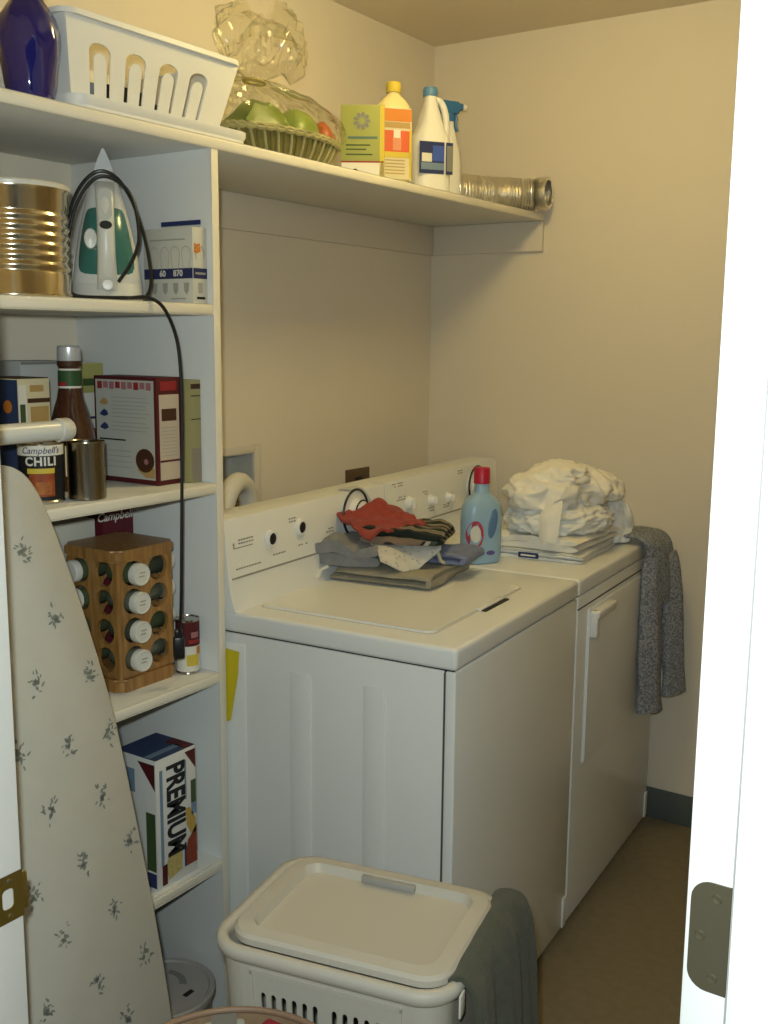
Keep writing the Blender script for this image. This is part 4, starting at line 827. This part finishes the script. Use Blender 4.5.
# ------------------------------------------------------------------ folded clothes on the washer
def folded(name, label, cat, loc, rz, w, d, n, h, seed, material, axis='y', amp=.006, group=None, sag=.0, tilt=(0, 0)):
    """serpentine folded cloth: w = extruded width, d = length of each fold, n layers, total height h"""
    pitch = h/n; t = pitch*.93; path = []
    for k in range(n):
        z = pitch*(k+.5); xs = [-d/2+pitch*.5+(d-pitch)*i/10 for i in range(11)]
        off = .016*nz(seed*3.3, k*1.7+.4)
        if k % 2: xs = xs[::-1]
        path += [(x+off, z) for x in xs]
        if k < n-1:
            s = 1 if k % 2 == 0 else -1; x0 = xs[-1]+off
            for q in range(1, 6): a = -PI/2+PI*q/6; path.append((x0+s*pitch*.5*math.cos(a), z+pitch*.5+pitch*.5*math.sin(a)))
    P = [Vector((x, z)) for x, z in path]; Lf = []; Rt = []
    for i, p in enumerate(P):
        tn_ = (P[min(i+1, len(P)-1)]-P[max(i-1, 0)]).normalized(); nn = Vector((-tn_.y, tn_.x)); Lf.append(p+nn*t/2); Rt.append(p-nn*t/2)
    loop = Lf+Rt[::-1]; NW = 30; rings = []
    for j in range(NW+1):
        y = -w/2+w*j/NW; edge = abs(2*j/NW-1); ring = []
        for x, z in loop:
            lay = z/h; yy = y*(1+.05*nz(seed, int(z/pitch)*2.3, 1.5))+.006*nz(x*12, z*60, seed)
            zc = (min(int(z/pitch), n-1)+.5)*pitch; z2 = zc+(z-zc)*math.sqrt(max(.02, 1-edge**9))
            zz = z2*(1-.10*edge**4)+amp*lay*(nz(x*14+seed, y*14, seed)+.6*nz(x*30, y*30+seed, seed))+.0015*nz(x*60, y*60, z*80+seed)
            xx = x+.005*nz(y*16, z*50, seed+4)+(amp*.9*nz(y*9, int(z/pitch)*3.1, seed+8) if abs(x) > d*.35 else 0)
            ring.append((xx, yy, max(zz, .0)) if axis == 'y' else (-yy, xx, max(zz, .0)))
        rings.append(ring)
    bm = BM(); R_ = [[bm.verts.new(p) for p in r] for r in rings]; m_ = len(loop)
    for a, b in zip(R_, R_[1:]):
        for i in range(m_): bm.faces.new((a[i], a[(i+1) % m_], b[(i+1) % m_], b[i]))
    q_ = len(P)
    for r in (R_[0], R_[-1]):
        for i in range(q_-1): bm.faces.new((r[i], r[i+1], r[m_-2-i], r[m_-1-i]))
    o = part(name, bm, material, None, angle=60); o.location = loc; o.rotation_euler = (tilt[0], tilt[1], rz); return tag(o, label, cat, group)
def cloth(n, c, **k): return mat(n, c, .92, spec=.08, bump=k.pop('bump', .5), bscale=k.pop('bscale', 420), sheen=.1, **k)
KH = cloth('khaki_cloth', (.30, .275, .215), var=.12, vscale=40); GJ = cloth('grey_denim', (.22, .22, .225), var=.25, vscale=50)
CT = .9200
GRP = 'folded clothes on the washer'
folded('folded_trousers', 'taupe trousers folded flat at the bottom of the pile on the washer', 'trousers', (.527, .492, CT), .14, .235, .265, 2, .034, 1.3, KH, group=GRP)
folded('folded_jeans', 'dark grey jeans folded on the left of the pile on the washer', 'jeans', (.440, .428, CT+.0345), .25, .170, .165, 2, .056, 2.1, GJ, axis='x', group=GRP, amp=.020)
def floral(nt, b):
    tc = nt.nodes.new('ShaderNodeTexCoord'); v = nt.nodes.new('ShaderNodeTexVoronoi'); v.inputs['Scale'].default_value = 75; r = nt.nodes.new('ShaderNodeValToRGB')
    r.color_ramp.elements[0].position = .16; r.color_ramp.elements[0].color = (.34, .34, .35, 1); r.color_ramp.elements[1].position = .30; r.color_ramp.elements[1].color = (.56, .54, .49, 1)
    nt.links.new(tc.outputs['Object'], v.inputs['Vector']); nt.links.new(v.outputs['Distance'], r.inputs[0]); nt.links.new(r.outputs[0], b.inputs['Base Color']); b.inputs['Roughness'].default_value = .95
PAT = node_mat('speckled_cloth', floral)
bm = BM()
def pf2(u, v):      # a corner hanging over the near side of the pile
    top = Vector((.455+.150*v, .445+.105*v, CT+.088)); dip = 1-abs(v-.42)/.58
    bot = Vector((.545+.085*v+.020*dip, .372+.135*v, CT+.074-.052*dip)); mid = Vector((.525+.105*v, .395+.120*v, CT+.092))
    p = top*(1-u)**2+mid*2*u*(1-u)+bot*u*u
    return p+Vector((.003*math.sin(v*9), -.005*math.sin(v*9), .003*nz(u*5, v*5)))
o = part('patterned_cloth', sheet(bm, pf2, 24, 24, .004), PAT, angle=60); tag(o, 'pale speckled cloth with one corner hanging down the pile on the washer', 'cloth', GRP)
def stripes(nt, b):
    tc = nt.nodes.new('ShaderNodeTexCoord'); w = nt.nodes.new('ShaderNodeTexWave'); w.inputs['Scale'].default_value = 9; w.bands_direction = 'Y'; w.inputs['Distortion'].default_value = .6; r = nt.nodes.new('ShaderNodeValToRGB')
    r.color_ramp.interpolation = 'CONSTANT'; e = r.color_ramp.elements; e[0].color = (.012, .018, .014, 1); e[1].position = .55; e[1].color = (.05, .075, .05, 1)
    for p, c in ((.72, (.40, .37, .30, 1)), (.86, (.02, .02, .02, 1)), (.93, (.22, .15, .10, 1))): x = e.new(p); x.color = c
    nt.links.new(tc.outputs['Object'], w.inputs['Vector']); nt.links.new(w.outputs['Fac'], r.inputs[0]); nt.links.new(r.outputs[0], b.inputs['Base Color']); b.inputs['Roughness'].default_value = .95
folded('folded_shirt', 'blue folded shirt at the right of the pile on the washer', 'shirt', (.618, .585, CT+.0345), .2, .145, .105, 2, .032, 5.2, cloth('blue_cloth', (.18, .21, .34), var=.2, vscale=40), group=GRP, amp=.008)
folded('striped_cloth', 'black and green striped cloth folded under the red cloth on the washer', 'cloth', (.530, .520, CT+.088), .35, .200, .175, 2, .034, 6.7, node_mat('striped_cloth', stripes), axis='x', group=GRP, amp=.012)
def rf(u, v):
    x = -.085+.17*u; y = -.085+.17*v; pk = math.exp(-((u-.10)**2+(v-.62)**2)/.045)
    return Vector((x*(1-.2*v), y, .008+.034*pk*(1-.3*u)+.012*(1-u)+.012*nz(u*3+2, v*3)+.006*nz(u*8, v*8)-.016*max(0, .25-v)*4*(.3+.7*u)))
o = part('red_cloth', sheet(BM(), rf, 30, 30, .007), cloth('red_cloth', (.29, .055, .040), var=.2, vscale=50), angle=60); tag(o, 'red cloth thrown on top of the pile on the washer', 'cloth', GRP)
o.location = (.475, .490, CT+.118); o.rotation_euler = (.0, .06, -.45)
o = part('drawstring', tube(BM(), spline([(.405, .365, CT+.030), (.395, .350, CT+.022), (.398, .335, CT+.008), (.385, .318, CT+.005), (.368, .305, CT+.005)], 6), .005, 8), GW); tag(o, 'white drawstring end curling out from the pile on the washer lid', 'string')
o = part('drawstring', tube(BM(), spline([(.600, .520, CT+.072), (.618, .515, CT+.064), (.630, .512, CT+.045), (.640, .528, CT+.038)], 6), .0045, 8), CRM); tag(o, 'cream drawstring loop beside the blue shirt', 'string')
# pale sheet lying over the washer console
p0 = [aw(-.575, .50, 1.1125), aw(-.552, .505, 1.1125), aw(-.538, .515, 1.100), aw(-.532, .545, 1.06), aw(-.526, .560, 1.022)]
ps = spline(p0, 6)
def sf(u, v): k = u*(len(ps)-1); i = min(int(k), len(ps)-2); p = ps[i].lerp(ps[i+1], k-i); return p+Vector((-.07*v*.058, .058*v, 0))
o = part('dryer_sheet', sheet(BM(), sf, 24, 6, .0016), cloth('sheet_pale', (.50, .52, .52))); tag(o, 'pale fabric softener sheet hanging over the washer console', 'sheet')

# ------------------------------------------------------------------ on the dryer: detergent, white laundry, garment
db = thing('detergent_bottle', 'light blue detergent bottle with red cap standing on the dryer', 'bottle', (*aw(-.292, .742)[:2], .9155), -.62)
DBM = mat('detergent_blue', (.29, .44, .59), .3, spec=.4)
oval_bottle(db, [(0, .030, .046), (.004, .035, .051), (.02, .036, .054), (.125, .036, .054), (.148, .0345, .051), (.163, .030, .043), (.174, .024, .030), (.181, .020, .021), (.186, .019, .019), (.208, .0185, .0185)], DBM, p=2.5)
part('cap', lathe(BM(), [(.0205, .206), (.0215, .207), (.0205, .244), (.0185, .247), (.0005, .247)], 28, mod=lambda a, z: 1+.012*math.sin(20*a)), mat('cap_red', (.45, .012, .045), .4), db)
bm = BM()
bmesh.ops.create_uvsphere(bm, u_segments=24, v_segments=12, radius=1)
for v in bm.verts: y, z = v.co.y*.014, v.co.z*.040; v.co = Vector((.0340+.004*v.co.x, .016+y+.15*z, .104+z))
part('handle_hollow_shade', bm, mat('detergent_shade', (.10, .20, .36), .35), db)  # darker blue bulge paints the shaded hollow of the handle
part('label', prism(BM(), [(-.030+.021*math.cos(a), .078+.036*math.sin(a)) for a in [2*PI*k/24 for k in range(24)]], lambda u, v, w: Vector((.036*(1-min(.98, abs(u/.054))**2.5)**.4+.0012*w-.0003, u, v))), mat('label_red', (.38, .03, .06), .5), db)
part('label_centre', prism(BM(), [(-.030+.013*math.cos(a), .080+.022*math.sin(a)) for a in [2*PI*k/20 for k in range(20)]], lambda u, v, w: Vector((.036*(1-min(.98, abs(u/.054))**2.5)**.4+.0008+.0010*w, u, v))), GW, db)
part('label_mark', prism(BM(), [(.012+.012*math.cos(a), .030+.006*math.sin(a)) for a in [2*PI*k/16 for k in range(16)]], lambda u, v, w: Vector((.0357+.0012*w, u, v))), flat_mat('print_violet', (.12, .09, .3)), db)
WC = cloth('white_cotton', (.80, .77, .69), var=.06, vscale=30); WC2 = cloth('white_cotton_cool', (.76, .76, .73), var=.08, vscale=40)
G2 = 'white laundry on the dryer'
lay = [('bottom', .024, .255, .350, 0, 0), ('upper', .036, .246, .338, .004, -.004)]
z = .9155
for i, (nm, h, dx, dy, ox, oy) in enumerate(lay):
    x, y, _ = aw(-.185+ox, 1.018+oy); o = folded('folded_towel', 'white folded towel, %s of the two under the laundry on the dryer' % nm, 'towel', (x, y, z), TH+(.03, -.05, .06, -.02)[i], dx, dy, 2 if i else 3, h, 11+i*1.7, (WC2, WC)[i % 2], axis='x', group=G2, amp=.011 if i else .004)
    if i == 0:
        part('blue_label', bx(-.045, .010, -.1815, -.1765, .004, .018, .0005), BLU, o); part('label_text', bx(-.038, .003, -.1822, -.1813, .009, .013), GW, o)
    z += h+.0012
zt = z
x, y, _ = aw(-.185, 1.020); heap('crumpled_cloth', 'wide soft bundle of white bedding lying on the folded towels on the dryer', 'bedding', (x, y, z-.002), (.130, .172, .062), 31, WC2, .17, 6, G2, TH, 2.6)
z += .076
H_ = [('crumpled white shirt at the left of the laundry top on the dryer', (-.200, .930), (.088, .088, .058), 3, WC, 0), ('large crumpled white cloth in the middle of the laundry top on the dryer', (-.155, 1.045), (.088, .098, .060), 8, WC, .3), ('bunched white cloth at the right of the laundry top on the dryer', (-.115, 1.140), (.066, .062, .046), 15, WC, .9)]
for lab, (X, Y), sz, sd, mm, rz in H_:
    x, y, _ = aw(X, Y); heap('crumpled_cloth', lab, 'cloth', (x, y, z-.010), sz, sd, mm, .30, 5, G2, rz, 1.7)
x, y, _ = aw(-.175, .995); heap('crumpled_cloth', 'crumpled white cloth forming the peak of the laundry on the dryer', 'cloth', (x, y, z+.052), (.070, .085, .034), 21, WC, .32, 5, G2, .5, 1.7)
x, y, _ = aw(-.085, 1.200); heap('crumpled_cloth', 'white cloth slumped against the right end of the folded towels', 'cloth', (x, y, .9160), (.050, .045, .075), 27, WC2, .28, 5, G2, .2, 1.6)
# sock hanging down the front of the stack
def skf(u, v):
    w = .030*(1-.35*(2*u-1)**4)
    p = Vector(aw(-.140+w*(2*v-1)*.9, .832-.010*math.sin(PI*v)+.040*(1-u)**3, zt+.098-.105*u-.006*(2*v-1)**2*u)); return p
o = part('white_sock', sheet(BM(), skf, 20, 10, .006), WC, angle=70); tag(o, 'cream sock hanging down the near side of the towel stack', 'sock', G2)
# blue grey knit garment hanging off the dryer's far front corner
def knit(nt, b):
    tc = nt.nodes.new('ShaderNodeTexCoord'); n = nt.nodes.new('ShaderNodeTexNoise'); n.inputs['Scale'].default_value = 170; n.inputs['Detail'].default_value = 2; r = nt.nodes.new('ShaderNodeValToRGB')
    r.color_ramp.elements[0].position = .38; r.color_ramp.elements[0].color = (.13, .145, .18, 1); r.color_ramp.elements[1].position = .62; r.color_ramp.elements[1].color = (.33, .34, .37, 1)
    bp = nt.nodes.new('ShaderNodeBump'); bp.inputs['Strength'].default_value = .8; bp.inputs['Distance'].default_value = .003
    nt.links.new(tc.outputs['Object'], n.inputs['Vector']); nt.links.new(n.outputs[0], r.inputs[0]); nt.links.new(r.outputs[0], b.inputs['Base Color']); nt.links.new(n.outputs[0], bp.inputs['Height']); nt.links.new(bp.outputs[0], b.inputs['Normal']); b.inputs['Roughness'].default_value = .95
KN = node_mat('grey_knit', knit)
bm = BM()
def limb(path, wid, thk, seed, dirs):
    ps = spline(path, 8); n = len(ps); rings = []; ws = spline([(w, 0, 0) for w in wid], 8); ts = spline([(t, 0, 0) for t in thk], 8); ds = spline(dirs, 8)
    for i, p in enumerate(ps):
        t = (ps[min(i+1, n-1)]-ps[max(i-1, 0)]).normalized(); a = ds[i].normalized(); a = (a-t*a.dot(t)).normalized(); b = t.cross(a); ring = []
        for k in range(28):
            th = 2*PI*k/28; c, s = math.cos(th), math.sin(th); q = i/n
            fold = 1+.16*math.sin(3*th+seed+2.5*q)+.08*math.sin(7*th+q*4)
            P = p+a*ws[i].x*c+b*ts[i].x*s*fold; P += Vector((1, .4, 0))*.005*nz(P.z*14, th, seed); ring.append(P)
        rings.append(ring)
    skin_rings(bm, rings)
e = (-.07, 1, 0)
lz = .935
limb([(.700, 1.285, .934), (.780, 1.290, .938), (.836, 1.298, .938), (.872, 1.306, .918), (.886, 1.312, .870), (.892, 1.316, .80), (.892, 1.318, .74)], [.060, .078, .082, .078, .074, .072, .05], [.010, .013, .014, .018, .020, .020, .014], .3, [e, e, e, (.1, 1, 0), (.2, 1, 0), (.3, 1, 0), (.35, 1, 0)])
limb([(.880, 1.275, .88), (.884, 1.272, .80), (.886, 1.270, .70), (.888, 1.269, .58), (.890, 1.268, .47), (.892, 1.268, .425)], [.036, .046, .046, .048, .046, .050], [.016, .020, .020, .022, .021, .025], 1.7, [(.35, 1, 0)]*6)
limb([(.898, 1.352, .88), (.906, 1.360, .82), (.912, 1.366, .72), (.918, 1.372, .60), (.924, 1.376, .50), (.926, 1.378, .455)], [.030, .036, .036, .040, .042, .045], [.014, .018, .019, .021, .021, .023], 4.1, [(.45, 1, 0)]*6)
o = part('knit_garment', bm, KN, angle=80); tag(o, 'blue grey knit garment hanging over the far front corner of the dryer', 'garment')
